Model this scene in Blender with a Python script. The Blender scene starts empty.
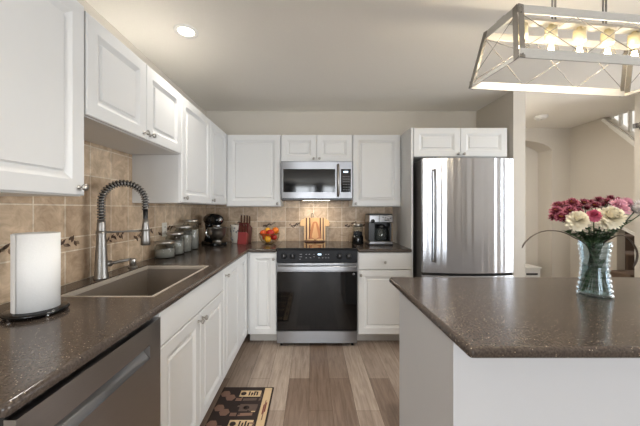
import bpy, bmesh, math, random
from mathutils import Vector, Matrix
R = math.radians
random.seed(7)
S = bpy.context.scene
COL = S.collection

# ------------------------------------------------------------------ camera, world, light, exposure
FPX = 288.0
EYE = 1.295
cd = bpy.data.cameras.new('camera')
cd.sensor_width = 36.0
cd.lens = FPX / 640 * 36
cd.shift_x = 8 / 640
cd.shift_y = -4 / 640
cd.clip_start = 0.05
cam = bpy.data.objects.new('camera', cd)
cam.location = (0, 0, EYE)
cam.rotation_euler = (R(90), 0, 0)
COL.objects.link(cam)
S.camera = cam

S.view_settings.view_transform = 'Standard'
S.view_settings.look = 'None'
S.view_settings.gamma = 1
S.view_settings.use_curve_mapping = False
S.view_settings.exposure = 0.98

w = bpy.data.worlds.new('sky')
S.world = w
w.use_nodes = True
w.node_tree.nodes['Background'].inputs[0].default_value = (0.80, 0.88, 1.0, 1)
w.node_tree.nodes['Background'].inputs[1].default_value = 1.0


def area_light(name, loc, rot, sx, sy, power, color, spread=180):
    d = bpy.data.lights.new(name, 'AREA')
    d.shape = 'RECTANGLE'
    d.size, d.size_y = sx, sy
    d.energy = power
    d.color = color
    d.spread = R(spread)
    o = bpy.data.objects.new(name, d)
    o.location = loc
    o.rotation_euler = rot
    COL.objects.link(o)
    return o


# daylight through the glazed door behind the camera, and the big window on the right; added fill over the stairwell
area_light('daylight_rear', (0.95, -6.72, 1.2), (R(90), 0, 0), 4.2, 2.25, 250, (0.91, 0.96, 1.0))
area_light('daylight_side', (5.72, 0.85, 1.3), (R(90), 0, R(90)), 3.5, 2.05, 145, (0.91, 0.96, 1.0))
area_light('stair_fill', (4.2, 3.9, 4.15), (0, 0, 0), 0.8, 2.0, 15, (1.0, 0.97, 0.93))  # added fill lamp to whiten the stairwell


# ------------------------------------------------------------------ materials
def lin(c):
    return tuple(((v / 255) / 12.92 if v <= 10 else (((v / 255) + 0.055) / 1.055) ** 2.4) for v in c) + (1,)


def new_mat(name):
    m = bpy.data.materials.new(name)
    m.use_nodes = True
    nt = m.node_tree
    return m, nt, nt.nodes['Principled BSDF']


def N(nt, t, **kw):
    n = nt.nodes.new(t)
    for k, v in kw.items():
        setattr(n, k, v)
    return n


def mat(name, rgb, rough=0.5, metal=0.0, var=0.04, scale=30, bump=0.0, stretch=(1, 1, 1), **extra):
    """plain procedural material: noise varies the colour a little (and bumps it when asked)"""
    m, nt, b = new_mat(name)
    tc = N(nt, 'ShaderNodeTexCoord')
    mp = N(nt, 'ShaderNodeMapping')
    mp.inputs['Scale'].default_value = stretch
    nz = N(nt, 'ShaderNodeTexNoise')
    nz.inputs['Scale'].default_value = scale
    nz.inputs['Detail'].default_value = 4
    nt.links.new(tc.outputs['Object'], mp.inputs['Vector'])
    nt.links.new(mp.outputs[0], nz.inputs['Vector'])
    mx = N(nt, 'ShaderNodeMix', data_type='RGBA')
    c = lin(rgb)
    mx.inputs[6].default_value = tuple(min(1, v * (1 - var)) for v in c[:3]) + (1,)
    mx.inputs[7].default_value = tuple(min(1, v * (1 + var)) for v in c[:3]) + (1,)
    nt.links.new(nz.outputs['Fac'], mx.inputs[0])
    nt.links.new(mx.outputs[2], b.inputs['Base Color'])
    b.inputs['Roughness'].default_value = rough
    b.inputs['Metallic'].default_value = metal
    if bump:
        bp = N(nt, 'ShaderNodeBump')
        bp.inputs['Strength'].default_value = bump
        bp.inputs['Distance'].default_value = 0.002
        nt.links.new(nz.outputs['Fac'], bp.inputs['Height'])
        nt.links.new(bp.outputs[0], b.inputs['Normal'])
    for k, v in extra.items():
        b.inputs[k.replace('_', ' ')].default_value = v
    return m


def brushed(name, rgb, rough=0.25, aniso=0.85, rot=0.0, axis='Z'):
    m = mat(name, rgb, rough, 1.0, 0.05, 6, 0, (1, 1, 60))
    nt = m.node_tree
    b = nt.nodes['Principled BSDF']
    t = N(nt, 'ShaderNodeTangent', direction_type='RADIAL', axis=axis)
    nt.links.new(t.outputs[0], b.inputs['Tangent'])
    b.inputs['Anisotropic'].default_value = aniso
    b.inputs['Anisotropic Rotation'].default_value = rot
    return m


def emit(name, rgb, strength):
    m, nt, b = new_mat(name)
    b.inputs['Base Color'].default_value = lin(rgb)
    b.inputs['Emission Color'].default_value = lin(rgb)
    b.inputs['Emission Strength'].default_value = strength
    return m


def thin_glass(name, tint=(0.95, 0.97, 0.97), ior=1.45, rough=0.0):
    m = bpy.data.materials.new(name)
    m.use_nodes = True
    nt = m.node_tree
    nt.nodes.remove(nt.nodes['Principled BSDF'])
    out = nt.nodes['Material Output']
    tr = N(nt, 'ShaderNodeBsdfTransparent')
    tr.inputs[0].default_value = tint + (1,)
    gl = N(nt, 'ShaderNodeBsdfGlossy')
    gl.inputs['Roughness'].default_value = rough
    lw = N(nt, 'ShaderNodeLayerWeight')
    pw = N(nt, 'ShaderNodeMath', operation='POWER')
    pw.inputs[1].default_value = 3.5
    fr = N(nt, 'ShaderNodeMath', operation='MULTIPLY_ADD')
    fr.inputs[1].default_value = 0.75
    fr.inputs[2].default_value = ((ior - 1) / (ior + 1)) ** 2
    nt.links.new(lw.outputs['Facing'], pw.inputs[0])
    nt.links.new(pw.outputs[0], fr.inputs[0])
    mx = N(nt, 'ShaderNodeMixShader')
    nt.links.new(fr.outputs[0], mx.inputs[0])
    nt.links.new(tr.outputs[0], mx.inputs[1])
    nt.links.new(gl.outputs[0], mx.inputs[2])
    nt.links.new(mx.outputs[0], out.inputs[0])
    return m


def axis_vec(nt, tc, axes, off):
    sep = N(nt, 'ShaderNodeSeparateXYZ')
    nt.links.new(tc.outputs['Object'], sep.inputs[0])
    cmb = N(nt, 'ShaderNodeCombineXYZ')
    for i, a in enumerate(axes):
        ad = N(nt, 'ShaderNodeMath', operation='ADD')
        ad.inputs[1].default_value = -off[i]
        nt.links.new(sep.outputs['XYZ'.index(a)], ad.inputs[0])
        nt.links.new(ad.outputs[0], cmb.inputs[i])
    return cmb


def tile_mat(name, axes, off, wid, hgt):
    m, nt, b = new_mat(name)
    tc = N(nt, 'ShaderNodeTexCoord')
    v = axis_vec(nt, tc, axes, off)
    br = N(nt, 'ShaderNodeTexBrick', offset=0.0, squash=1.0)
    br.inputs['Scale'].default_value = 1
    br.inputs['Brick Width'].default_value = wid
    br.inputs['Row Height'].default_value = hgt
    br.inputs['Mortar Size'].default_value = 0.0035
    br.inputs['Mortar Smooth'].default_value = 0.3
    br.inputs['Color1'].default_value = lin((190, 166, 140))
    br.inputs['Color2'].default_value = lin((226, 204, 176))
    br.inputs['Mortar'].default_value = lin((232, 220, 200))
    nt.links.new(v.outputs[0], br.inputs['Vector'])
    nz = N(nt, 'ShaderNodeTexNoise')
    nz.inputs['Scale'].default_value = 14
    nz.inputs['Detail'].default_value = 10
    nz.inputs['Roughness'].default_value = 0.65
    nz.inputs['Distortion'].default_value = 0.8
    nt.links.new(tc.outputs['Object'], nz.inputs['Vector'])
    rp = N(nt, 'ShaderNodeValToRGB')
    rp.color_ramp.elements[0].position = 0.34
    rp.color_ramp.elements[0].color = (0.60, 0.54, 0.48, 1)
    rp.color_ramp.elements[1].position = 0.66
    rp.color_ramp.elements[1].color = (1.15, 1.15, 1.16, 1)
    nt.links.new(nz.outputs['Fac'], rp.inputs[0])
    mul = N(nt, 'ShaderNodeMix', data_type='RGBA', blend_type='MULTIPLY')
    mul.inputs[0].default_value = 0.8
    nt.links.new(br.outputs['Color'], mul.inputs[6])
    nt.links.new(rp.outputs[0], mul.inputs[7])
    nt.links.new(mul.outputs[2], b.inputs['Base Color'])
    bp = N(nt, 'ShaderNodeBump', invert=True)
    bp.inputs['Strength'].default_value = 0.6
    bp.inputs['Distance'].default_value = 0.003
    nt.links.new(br.outputs['Fac'], bp.inputs['Height'])
    nt.links.new(bp.outputs[0], b.inputs['Normal'])
    b.inputs['Roughness'].default_value = 0.45
    return m


def plank_mat():
    m, nt, b = new_mat('vinyl_plank')
    tc = N(nt, 'ShaderNodeTexCoord')
    v = axis_vec(nt, tc, 'YX', (0.3, -0.02))
    br = N(nt, 'ShaderNodeTexBrick', offset=0.37)
    br.inputs['Scale'].default_value = 1
    br.inputs['Brick Width'].default_value = 0.95
    br.inputs['Row Height'].default_value = 0.152
    br.inputs['Mortar Size'].default_value = 0.0012
    br.inputs['Mortar Smooth'].default_value = 0.2
    br.inputs['Bias'].default_value = 0.0
    br.inputs['Color1'].default_value = lin((128, 108, 94))
    br.inputs['Color2'].default_value = lin((180, 164, 150))
    br.inputs['Mortar'].default_value = lin((84, 68, 56))
    nt.links.new(v.outputs[0], br.inputs['Vector'])
    mp = N(nt, 'ShaderNodeMapping')
    mp.inputs['Scale'].default_value = (26, 2.2, 1)
    nt.links.new(tc.outputs['Object'], mp.inputs['Vector'])
    nz = N(nt, 'ShaderNodeTexNoise')
    nz.inputs['Scale'].default_value = 1.6
    nz.inputs['Detail'].default_value = 9
    nz.inputs['Roughness'].default_value = 0.7
    nz.inputs['Distortion'].default_value = 0.7
    nt.links.new(mp.outputs[0], nz.inputs['Vector'])
    rp = N(nt, 'ShaderNodeValToRGB')
    rp.color_ramp.elements[0].position = 0.3
    rp.color_ramp.elements[0].color = (0.52, 0.48, 0.45, 1)
    rp.color_ramp.elements[1].position = 0.62
    rp.color_ramp.elements[1].color = (1.08, 1.08, 1.08, 1)
    nt.links.new(nz.outputs['Fac'], rp.inputs[0])
    mul = N(nt, 'ShaderNodeMix', data_type='RGBA', blend_type='MULTIPLY')
    mul.inputs[0].default_value = 0.85
    nt.links.new(br.outputs['Color'], mul.inputs[6])
    nt.links.new(rp.outputs[0], mul.inputs[7])
    nt.links.new(mul.outputs[2], b.inputs['Base Color'])
    b.inputs['Roughness'].default_value = 0.42
    return m


def quartz_mat():
    m, nt, b = new_mat('speckled_quartz')
    tc = N(nt, 'ShaderNodeTexCoord')
    nz = N(nt, 'ShaderNodeTexNoise')
    nz.inputs['Scale'].default_value = 160
    nz.inputs['Detail'].default_value = 3
    nt.links.new(tc.outputs['Object'], nz.inputs['Vector'])
    rp = N(nt, 'ShaderNodeValToRGB')
    rp.color_ramp.elements[0].position = 0.35
    rp.color_ramp.elements[0].color = lin((62, 54, 49))
    rp.color_ramp.elements[1].position = 0.68
    rp.color_ramp.elements[1].color = lin((88, 78, 71))
    nt.links.new(nz.outputs['Fac'], rp.inputs[0])
    vo = N(nt, 'ShaderNodeTexVoronoi')
    vo.inputs['Scale'].default_value = 120
    nt.links.new(tc.outputs['Object'], vo.inputs['Vector'])
    lt = N(nt, 'ShaderNodeMath', operation='LESS_THAN')
    lt.inputs[1].default_value = 0.16
    nt.links.new(vo.outputs['Distance'], lt.inputs[0])
    sp = N(nt, 'ShaderNodeSeparateColor')
    nt.links.new(vo.outputs['Color'], sp.inputs[0])
    gt = N(nt, 'ShaderNodeMath', operation='GREATER_THAN')
    gt.inputs[1].default_value = 0.55
    nt.links.new(sp.outputs[0], gt.inputs[0])
    mu = N(nt, 'ShaderNodeMath', operation='MULTIPLY')
    nt.links.new(lt.outputs[0], mu.inputs[0])
    nt.links.new(gt.outputs[0], mu.inputs[1])
    mx = N(nt, 'ShaderNodeMix', data_type='RGBA')
    nt.links.new(mu.outputs[0], mx.inputs[0])
    nt.links.new(rp.outputs[0], mx.inputs[6])
    mx.inputs[7].default_value = lin((186, 168, 146))
    nt.links.new(mx.outputs[2], b.inputs['Base Color'])
    b.inputs['Roughness'].default_value = 0.17
    b.inputs['Specular IOR Level'].default_value = 0.38
    return m


M = {}
M['wall'] = mat('wall_paint', (204, 197, 186), 0.85, 0, 0.02, 60, 0.05)
M['ceiling'] = mat('ceiling_paint', (240, 236, 228), 0.9, 0, 0.02, 90, 0.1)
M['rear_wall'] = mat('living_wall_paint', (232, 228, 220), 0.85, 0, 0.02, 60)
M['trimwhite'] = mat('trim_paint', (232, 230, 225), 0.45, 0, 0.01)
M['cab'] = mat('white_cabinet_foil', (219, 219, 218), 0.36, 0, 0.01, 12)
M['cabin'] = mat('cabinet_inside', (214, 210, 204), 0.6, 0, 0.02, 12)
M['toe'] = mat('toe_kick_grey', (196, 191, 184), 0.6, 0, 0.05)
M['floor'] = plank_mat()
M['quartz'] = quartz_mat()
M['tileL'] = tile_mat('travertine_left_low', 'YZ', (1.278, 0.915), 0.165, 0.165)
M['tileLb'] = tile_mat('travertine_left_border', 'YZ', (1.278, 1.08), 0.33, 0.07)
M['tileLu'] = tile_mat('travertine_left_upper', 'YZ', (1.278, 1.15), 0.165, 0.165)
M['tileB'] = tile_mat('travertine_back_low', 'XZ', (0.02, 0.915), 0.165, 0.165)
M['tileBb'] = tile_mat('travertine_back_border', 'XZ', (0.02, 1.08), 0.33, 0.07)
M['tileBu'] = tile_mat('travertine_back_upper', 'XZ', (0.02, 1.15), 0.165, 0.165)
M['leafstone'] = mat('brown_mosaic_stone', (78, 56, 42), 0.5, 0, 0.3, 40)
M['leafstone2'] = mat('grey_mosaic_stone', (128, 108, 88), 0.5, 0, 0.3, 40)
M['steel'] = brushed('brushed_steel', (140, 140, 142), 0.28, 0.9, 0.25)
M['fridge'] = brushed('fridge_steel', (196, 197, 201), 0.22, 0.97, 0.25)
M['dwsteel'] = brushed('dark_brushed_steel', (166, 162, 159), 0.34, 0.8, 0.25)
M['nickel'] = mat('satin_nickel', (176, 172, 166), 0.28, 1.0, 0.03)
M['faucet'] = mat('faucet_nickel', (150, 147, 143), 0.38, 1.0, 0.03)
M['chrome'] = mat('chrome', (215, 215, 218), 0.08, 1.0, 0.01)
M['black'] = mat('black_plastic', (22, 22, 24), 0.35, 0, 0.1)
M['blackgloss'] = mat('black_enamel', (14, 14, 15), 0.1, 0, 0.1)
M['blackglass'] = mat('black_oven_glass', (10, 10, 11), 0.06, 0, 0.1)
M['navy'] = mat('black_control_panel', (18, 19, 24), 0.45, 0, 0.1, Specular_IOR_Level=0.25)
M['fridgeside'] = mat('fridge_side_grey', (96, 94, 92), 0.45, 0.3, 0.04)
M['gap'] = mat('dark_rubber', (30, 29, 28), 0.8, 0, 0.1)
M['display'] = emit('display_digits', (190, 215, 235), 1.2)
M['print'] = mat('panel_print', (150, 150, 155), 0.5, 0, 0.05)
M['sink'] = mat('grey_composite_sink', (122, 112, 102), 0.5, 0, 0.2, 220)
M['sinkrim'] = mat('pale_sink_rim', (176, 166, 154), 0.35, 0, 0.1, 220)
M['paper'] = mat('paper_towel', (240, 239, 237), 0.95, 0, 0.02, 140, 0.3)
M['plate'] = mat('outlet_plate', (226, 220, 208), 0.4, 0, 0.02)
M['glass'] = thin_glass('clear_glass', (0.93, 0.96, 0.96))
M['jarglass'] = thin_glass('jar_glass', (0.93, 0.94, 0.93))
M['vaseglass'] = thin_glass('vase_glass', (0.86, 0.93, 0.97), 1.6)
M['bulbglass'] = thin_glass('bulb_glass', (1.0, 0.98, 0.93), 1.3)
M['flour'] = mat('grey_contents', (150, 146, 140), 0.9, 0, 0.3, 60)
M['beans'] = mat('coffee_contents', (34, 36, 46), 0.7, 0, 0.5, 200)
M['redblock'] = mat('red_painted_wood', (142, 52, 52), 0.4, 0, 0.12)
M['darkred'] = mat('dark_red_wood', (92, 26, 26), 0.35, 0, 0.15)
M['maple'] = mat('maple_wood', (214, 164, 112), 0.45, 0, 0.16, 8, 0, (10, 10, 1))
M['maple2'] = mat('pale_maple_wood', (226, 184, 134), 0.45, 0, 0.14, 8, 0, (10, 10, 1))
M['cherry'] = mat('cherry_wood', (186, 122, 76), 0.45, 0, 0.16, 8, 0, (10, 10, 1))
M['walnut'] = mat('walnut_wood', (84, 50, 30), 0.45, 0, 0.2, 8, 0, (10, 10, 1))
M['cream'] = mat('cream_ceramic', (214, 208, 196), 0.3, 0, 0.04)
M['greyflower'] = mat('grey_floral_glaze', (128, 128, 128), 0.3, 0, 0.1)
M['goldwire'] = mat('bronze_wire', (134, 110, 66), 0.35, 0.9, 0.1)
M['apple'] = mat('red_apple_skin', (188, 34, 26), 0.3, 0, 0.35, 25)
M['peach'] = mat('orange_red_skin', (226, 92, 38), 0.4, 0, 0.3, 25)
M['orange'] = mat('orange_peel', (238, 128, 28), 0.45, 0, 0.1, 120, 0.3)
M['lemon'] = mat('yellow_skin', (240, 176, 44), 0.45, 0, 0.12, 60)
M['twig'] = mat('brown_twig', (78, 56, 38), 0.7, 0, 0.2)
M['whitewash'] = mat('whitewashed_metal', (190, 188, 183), 0.5, 0.15, 0.1, 40, 0, (1, 1, 6))
M['greymetal'] = mat('galvanised_grey', (134, 130, 124), 0.45, 0.6, 0.12, 60)
M['wire'] = mat('lantern_wire', (150, 145, 136), 0.4, 0.5, 0.05)
M['socket'] = mat('cream_gold_socket', (216, 202, 164), 0.5, 0.2, 0.1)
M['filament'] = emit('lit_filament', (255, 226, 170), 30)
M['lens'] = emit('lit_downlight_lens', (255, 246, 228), 4)
M['matdark'] = mat('mat_dark_brown', (46, 34, 30), 0.9, 0, 0.2, 200)
M['matbrown'] = mat('mat_dusty_brown', (128, 98, 84), 0.9, 0, 0.15, 120)
M['matcream'] = mat('mat_cream', (206, 180, 142), 0.9, 0, 0.14, 40, 0, (8, 1, 1))
M['mattan'] = mat('mat_tan', (176, 130, 88), 0.9, 0, 0.2, 80)
M['matgrey'] = mat('mat_grey_brown', (92, 76, 68), 0.9, 0, 0.2, 80)
M['matred'] = mat('mat_dull_red', (120, 48, 40), 0.9, 0, 0.15, 80)
M['stem'] = mat('green_stem', (58, 82, 44), 0.6, 0, 0.25)
M['leaf'] = mat('green_leaf', (48, 72, 38), 0.55, 0, 0.3)
M['blade'] = mat('dried_blade', (84, 70, 58), 0.5, 0, 0.25)
M['pwhite'] = mat('cream_white_petal', (244, 236, 214), 0.7, 0, 0.05, 200)
M['pwhite2'] = mat('white_petal', (238, 234, 232), 0.7, 0, 0.05, 200)
M['ppink'] = mat('pink_petal', (206, 104, 132), 0.7, 0, 0.15, 200)
M['plilac'] = mat('pale_pink_petal', (230, 178, 194), 0.7, 0, 0.12, 200)
M['pred'] = mat('burgundy_petal', (104, 18, 38), 0.7, 0, 0.2, 200)
M['predtip'] = mat('burgundy_petal_tip', (176, 96, 114), 0.7, 0, 0.15, 200)
M['pyellow'] = mat('yellow_floret', (226, 168, 60), 0.7, 0, 0.1, 200)
M['carpet'] = mat('brown_stair_carpet', (100, 82, 69), 0.95, 0, 0.15, 180, 0.5)
M['island'] = mat('island_white_panel', (207, 208, 211), 0.5, 0, 0.01, 12)
M['reflection_strip'] = mat('grey_reflection_strip', (96, 93, 90), 0.9, 0, 0.05)  # for the unseen strips that streak the refrigerator reflection
M['water'] = thin_glass('water', (0.86, 0.93, 0.90), 1.33)


# ------------------------------------------------------------------ mesh helpers
class MB:
    def __init__(self):
        self.bm = bmesh.new()

    def face(self, vs, mi, smooth=False):
        try:
            f = self.bm.faces.new(vs)
        except ValueError:
            return
        f.material_index = mi
        f.smooth = smooth

    def box(self, x0, x1, y0, y1, z0, z1, mi=0):
        v = [self.bm.verts.new((x, y, z)) for z in (z0, z1) for y in (y0, y1) for x in (x0, x1)]
        for q in ((0, 2, 3, 1), (4, 5, 7, 6), (0, 1, 5, 4), (2, 6, 7, 3), (0, 4, 6, 2), (1, 3, 7, 5)):
            self.face([v[i] for i in q], mi)
        return self

    def obox(self, c, ax, ay, az, hx, hy, hz, mi=0):
        c, ax, ay, az = Vector(c), Vector(ax).normalized(), Vector(ay).normalized(), Vector(az).normalized()
        v = [self.bm.verts.new(c + ax * hx * sx + ay * hy * sy + az * hz * sz) for sz in (-1, 1) for sy in (-1, 1) for sx in (-1, 1)]
        for q in ((0, 2, 3, 1), (4, 5, 7, 6), (0, 1, 5, 4), (2, 6, 7, 3), (0, 4, 6, 2), (1, 3, 7, 5)):
            self.face([v[i] for i in q], mi)
        return self

    def bar(self, p, q, wa, wb, up=(0, 0, 1), mi=0):
        """flat bar from p to q, wa across, wb along up"""
        p, q = Vector(p), Vector(q)
        d = (q - p).normalized()
        s = d.cross(Vector(up)).normalized()
        u = s.cross(d).normalized()
        return self.obox((p + q) / 2, d, s, u, (q - p).length / 2, wa / 2, wb / 2, mi)

    def ring(self, c, u, v, r, n):
        return [self.bm.verts.new(c + u * (math.cos(2 * math.pi * i / n) * r) + v * (math.sin(2 * math.pi * i / n) * r)) for i in range(n)]

    def tube(self, pts, rad, n=10, mi=0, closed=False, cap=True):
        pts = [Vector(p) for p in pts]
        rads = rad if isinstance(rad, (list, tuple)) else [rad] * len(pts)
        L = len(pts)
        rings = []
        u = None
        for i, p in enumerate(pts):
            a = pts[(i - 1) % L] if (closed or i > 0) else p
            b = pts[(i + 1) % L] if (closed or i < L - 1) else p
            d = (b - a).normalized()
            if u is None:
                u = d.orthogonal().normalized()
            else:
                u = (u - d * u.dot(d))
                u = u.normalized() if u.length > 1e-6 else d.orthogonal().normalized()
            v = d.cross(u)
            rings.append(self.ring(p, u, v, rads[i], n))
        for i in range(L if closed else L - 1):
            A, B = rings[i], rings[(i + 1) % L]
            for k in range(n):
                self.face([A[k], A[(k + 1) % n], B[(k + 1) % n], B[k]], mi, True)
        if cap and not closed:
            self.face(list(reversed(rings[0])), mi)
            self.face(rings[-1], mi)
        return self

    def cyl(self, p, q, r, r2=None, n=24, mi=0):
        return self.tube([p, q], [r, r if r2 is None else r2], n, mi)

    def lathe(self, prof, n=32, c=(0, 0, 0), axis='Z', mi=0, smooth=True, cap=True):
        c = Vector(c)
        ax = {'Z': (Vector((0, 0, 1)), Vector((1, 0, 0)), Vector((0, 1, 0))),
              'X': (Vector((1, 0, 0)), Vector((0, 1, 0)), Vector((0, 0, 1))),
              '-Y': (Vector((0, -1, 0)), Vector((1, 0, 0)), Vector((0, 0, 1))),
              'Y': (Vector((0, 1, 0)), Vector((0, 0, 1)), Vector((1, 0, 0)))}[axis]
        rings = [self.ring(c + ax[0] * z, ax[1], ax[2], max(r, 1e-5), n) for r, z in prof]
        for A, B in zip(rings, rings[1:]):
            for k in range(n):
                self.face([A[k], A[(k + 1) % n], B[(k + 1) % n], B[k]], mi, smooth)
        if cap:
            self.face(list(reversed(rings[0])), mi)
            self.face(rings[-1], mi)
        return self

    def ball(self, c, rx, ry=None, rz=None, n=20, mi=0):
        ry = rx if ry is None else ry
        rz = rx if rz is None else rz
        m = Matrix.Translation(c) @ Matrix.Diagonal((rx, ry, rz, 1))
        g = bmesh.ops.create_uvsphere(self.bm, u_segments=n, v_segments=max(6, n // 2), radius=1, matrix=m)
        for v in g['verts']:
            for f in v.link_faces:
                f.material_index = mi
                f.smooth = True
        return self

    def prism(self, poly, axis, a0, a1, mi=0):
        """extrude a 2-D polygon along an axis; poly coords are the other two axes in XYZ order"""
        def P(p, a):
            if axis == 'Z':
                return (p[0], p[1], a)
            if axis == 'Y':
                return (p[0], a, p[1])
            return (a, p[0], p[1])
        A = [self.bm.verts.new(P(p, a0)) for p in poly]
        B = [self.bm.verts.new(P(p, a1)) for p in poly]
        self.face(list(reversed(A)), mi)
        self.face(B, mi)
        n = len(poly)
        for i in range(n):
            self.face([A[i], A[(i + 1) % n], B[(i + 1) % n], B[i]], mi)
        return self

    def obj(self, name, mats, parent=None, bevel=0.0, seg=2, sharp=None, label=None, loc=None, subsurf=0):
        bmesh.ops.recalc_face_normals(self.bm, faces=self.bm.faces[:])
        me = bpy.data.meshes.new(name)
        self.bm.to_mesh(me)
        self.bm.free()
        for m in (mats if isinstance(mats, (list, tuple)) else [mats]):
            me.materials.append(M[m] if isinstance(m, str) else m)
        if sharp is not None:
            for p in me.polygons:
                p.use_smooth = True
            me.set_sharp_from_angle(angle=R(sharp))
        o = bpy.data.objects.new(name, me)
        COL.objects.link(o)
        if parent:
            o.parent = parent
        if loc:
            o.location = loc
        if bevel:
            md = o.modifiers.new('bevel', 'BEVEL')
            md.width = bevel
            md.segments = seg
            md.limit_method = 'ANGLE'
            md.angle_limit = R(40)
            md.harden_normals = sharp is not None
        if subsurf:
            md = o.modifiers.new('sub', 'SUBSURF')
            md.levels = md.render_levels = subsurf
        if label:
            o['label'] = label
        return o


def thing(name, label, cat, loc=(0, 0, 0), rz=0.0, group=None, rot=None):
    o = bpy.data.objects.new(name, None)
    o.empty_display_size = 0.1
    o.location = loc
    o.rotation_euler = rot if rot else (0, 0, rz)
    COL.objects.link(o)
    return tag(o, label, cat, group)


def tag(o, label, cat, group=None):
    o['label'] = label
    o['category'] = cat
    if group:
        o['group'] = group
    return o


def struct(name, mb, mats, parent=None, **kw):
    o = mb.obj(name, mats, parent, **kw)
    if not parent:
        o['kind'] = 'structure'
    return o


# ------------------------------------------------------------------ room shell
CEIL = 2.44
LX, BY = -1.245, 3.38
PX0, PX1, PY = 1.93, 2.045, 2.76       # wall beside the fridge
HY = 4.07                               # hall back wall
RX = 3.65                               # stair wall
struct('floor', MB().box(-1.36, 5.65, -6.6, 4.5, -0.1, 0), 'floor')
struct('ceiling', MB().box(-1.36, 3.75, -6.6, 4.5, CEIL, CEIL + 0.1).box(3.75, 5.65, -6.6, 2.88, CEIL, CEIL + 0.1), 'ceiling')
wall_left = struct('wall_left', MB().box(LX - 0.1, LX, -6.6, BY + 0.1, 0, CEIL), 'wall')
wall_back = struct('wall_back', MB().box(LX, PX0, BY, BY + 0.1, 0, CEIL), 'wall')
struct('wall_middle', MB().box(PX0, PX1, PY, HY, 0, CEIL), 'wall')
# hall wall with an arched recess
ax0, ax1, spring, rise = 2.49, 3.39, 2.133, 0.13
poly = [(PX1, 0), (PX1, CEIL), (RX, CEIL), (RX, 0), (ax1, 0)]
hw = (ax1 - ax0) / 2
for i in range(25):
    t = i / 24
    x = ax1 - t * (ax1 - ax0)
    u = (x - (ax0 + hw)) / hw
    poly.append((x, spring + rise * (math.sqrt(max(0, 1 - u * u * 0.92)) - math.sqrt(0.08)) / (1 - math.sqrt(0.08))))
poly.append((ax0, 0))
struct('wall_hall', MB().prism(poly, 'Y', HY, HY + 0.25), 'wall')
struct('wall_recess', MB().box(ax0 - 0.2, RX, HY + 0.25, HY + 0.35, 0, CEIL), 'wall')
# stair wall: open above the slope and under the landing
struct('wall_right', MB().prism([(HY, 0), (HY, CEIL), (3.588, CEIL), (2.88, 1.70), (2.88, 0.85), (3.45, 1.12), (3.45, 0)], 'X', RX, RX + 0.1), 'wall')
struct('trim_1', MB().bar((RX + 0.04, 3.60, 2.415), (RX + 0.04, 2.885, 1.665), 0.14, 0.035), 'trimwhite', bevel=0.006)
struct('trim_2', MB().bar((RX + 0.04, 3.588 - 0.06, CEIL - 0.13), (RX + 0.04, 2.885, 1.615), 0.115, 0.015), 'trimwhite')
struct('trim_3', MB().bar((RX + 0.05, 2.885, 0.835), (RX + 0.05, 3.44, 1.10), 0.13, 0.03), 'trimwhite')
struct('wall_pillar', MB().box(3.225, 5.5, PY, PY + 0.12, 0, CEIL), 'wall')
struct('wall_stair', MB().box(4.7, 4.8, PY + 0.12, 5.2, 0, 4.3), 'trimwhite')
struct('wall_stairend', MB().box(3.65, 4.8, 5.2, 5.3, 0, 4.3), 'trimwhite')
struct('wall_upper', MB().box(3.65, 3.75, HY + 0.45, 5.2, 2.5, 4.3).box(3.65, 3.75, 2.88, HY + 0.45, 2.55, 4.3).box(3.65, 4.8, 2.78, 2.88, 2.55, 4.3), 'trimwhite')
# right wall with a wide window, rear wall with a glazed door (both behind the camera)
struct('wall_side', MB().box(5.5, 5.6, -6.6, -0.9, 0, CEIL).box(5.5, 5.6, 2.6, PY + 0.12, 0, CEIL).box(5.5, 5.6, -0.9, 2.6, 0, 0.25).box(5.5, 5.6, -0.9, 2.6, 2.33, CEIL), 'rear_wall')
struct('wall_rear', MB().box(LX, -1.15, -6.6, -6.5, 0, CEIL).box(3.05, 5.5, -6.6, -6.5, 0, CEIL).box(-1.15, 3.05, -6.6, -6.5, 2.33, CEIL).box(-1.15, 3.05, -6.6, -6.5, 0, 0.05), 'rear_wall')


def window(name, axis, at_, a0, a1, z0, z1, panes, strips):
    def put(mb, u0, u1, d0, d1, za, zb):
        if axis == 'Y':
            mb.box(u0, u1, at_ + d0, at_ + d1, za, zb)
        else:
            mb.box(at_ - d1, at_ - d0, u0, u1, za, zb)
    fr = MB()
    for k in range(panes + 1):
        u = a0 + (a1 - a0 - 0.07) * k / panes
        put(fr, u, u + 0.07, -0.09, -0.02, z0, z1)
    put(fr, a0, a1, -0.085, -0.025, z0, z0 + 0.07)
    put(fr, a0, a1, -0.085, -0.025, z1 - 0.07, z1)
    w_o = struct(name, fr, 'trimwhite')
    cu = MB()  # unseen dark strips added to break the refrigerator reflection into streaks
    for a, b in strips:
        k = max(1, int((b - a) / 0.05))
        for q in range(k):
            put(cu, a + (b - a) * q / k, a + (b - a) * (q + 1) / k, 0.02 + 0.02 * (q % 2), 0.035 + 0.02 * (q % 2), 0.02, 2.4)
    cu.obj('reflection_strip', 'reflection_strip', w_o)


window('window_1', 'Y', -6.5, -1.15, 3.05, 0.05, 2.33, 4, ((-1.2, -0.7), (0.1, 0.5), (1.15, 1.7), (2.0, 2.15), (2.7, 3.1)))
window('window_2', 'X', 5.5, -0.9, 2.6, 0.25, 2.33, 3, ((-0.95, -0.55), (-0.15, 0.1), (0.6, 0.95), (1.25, 1.35), (1.75, 2.0), (2.35, 2.65)))


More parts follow.
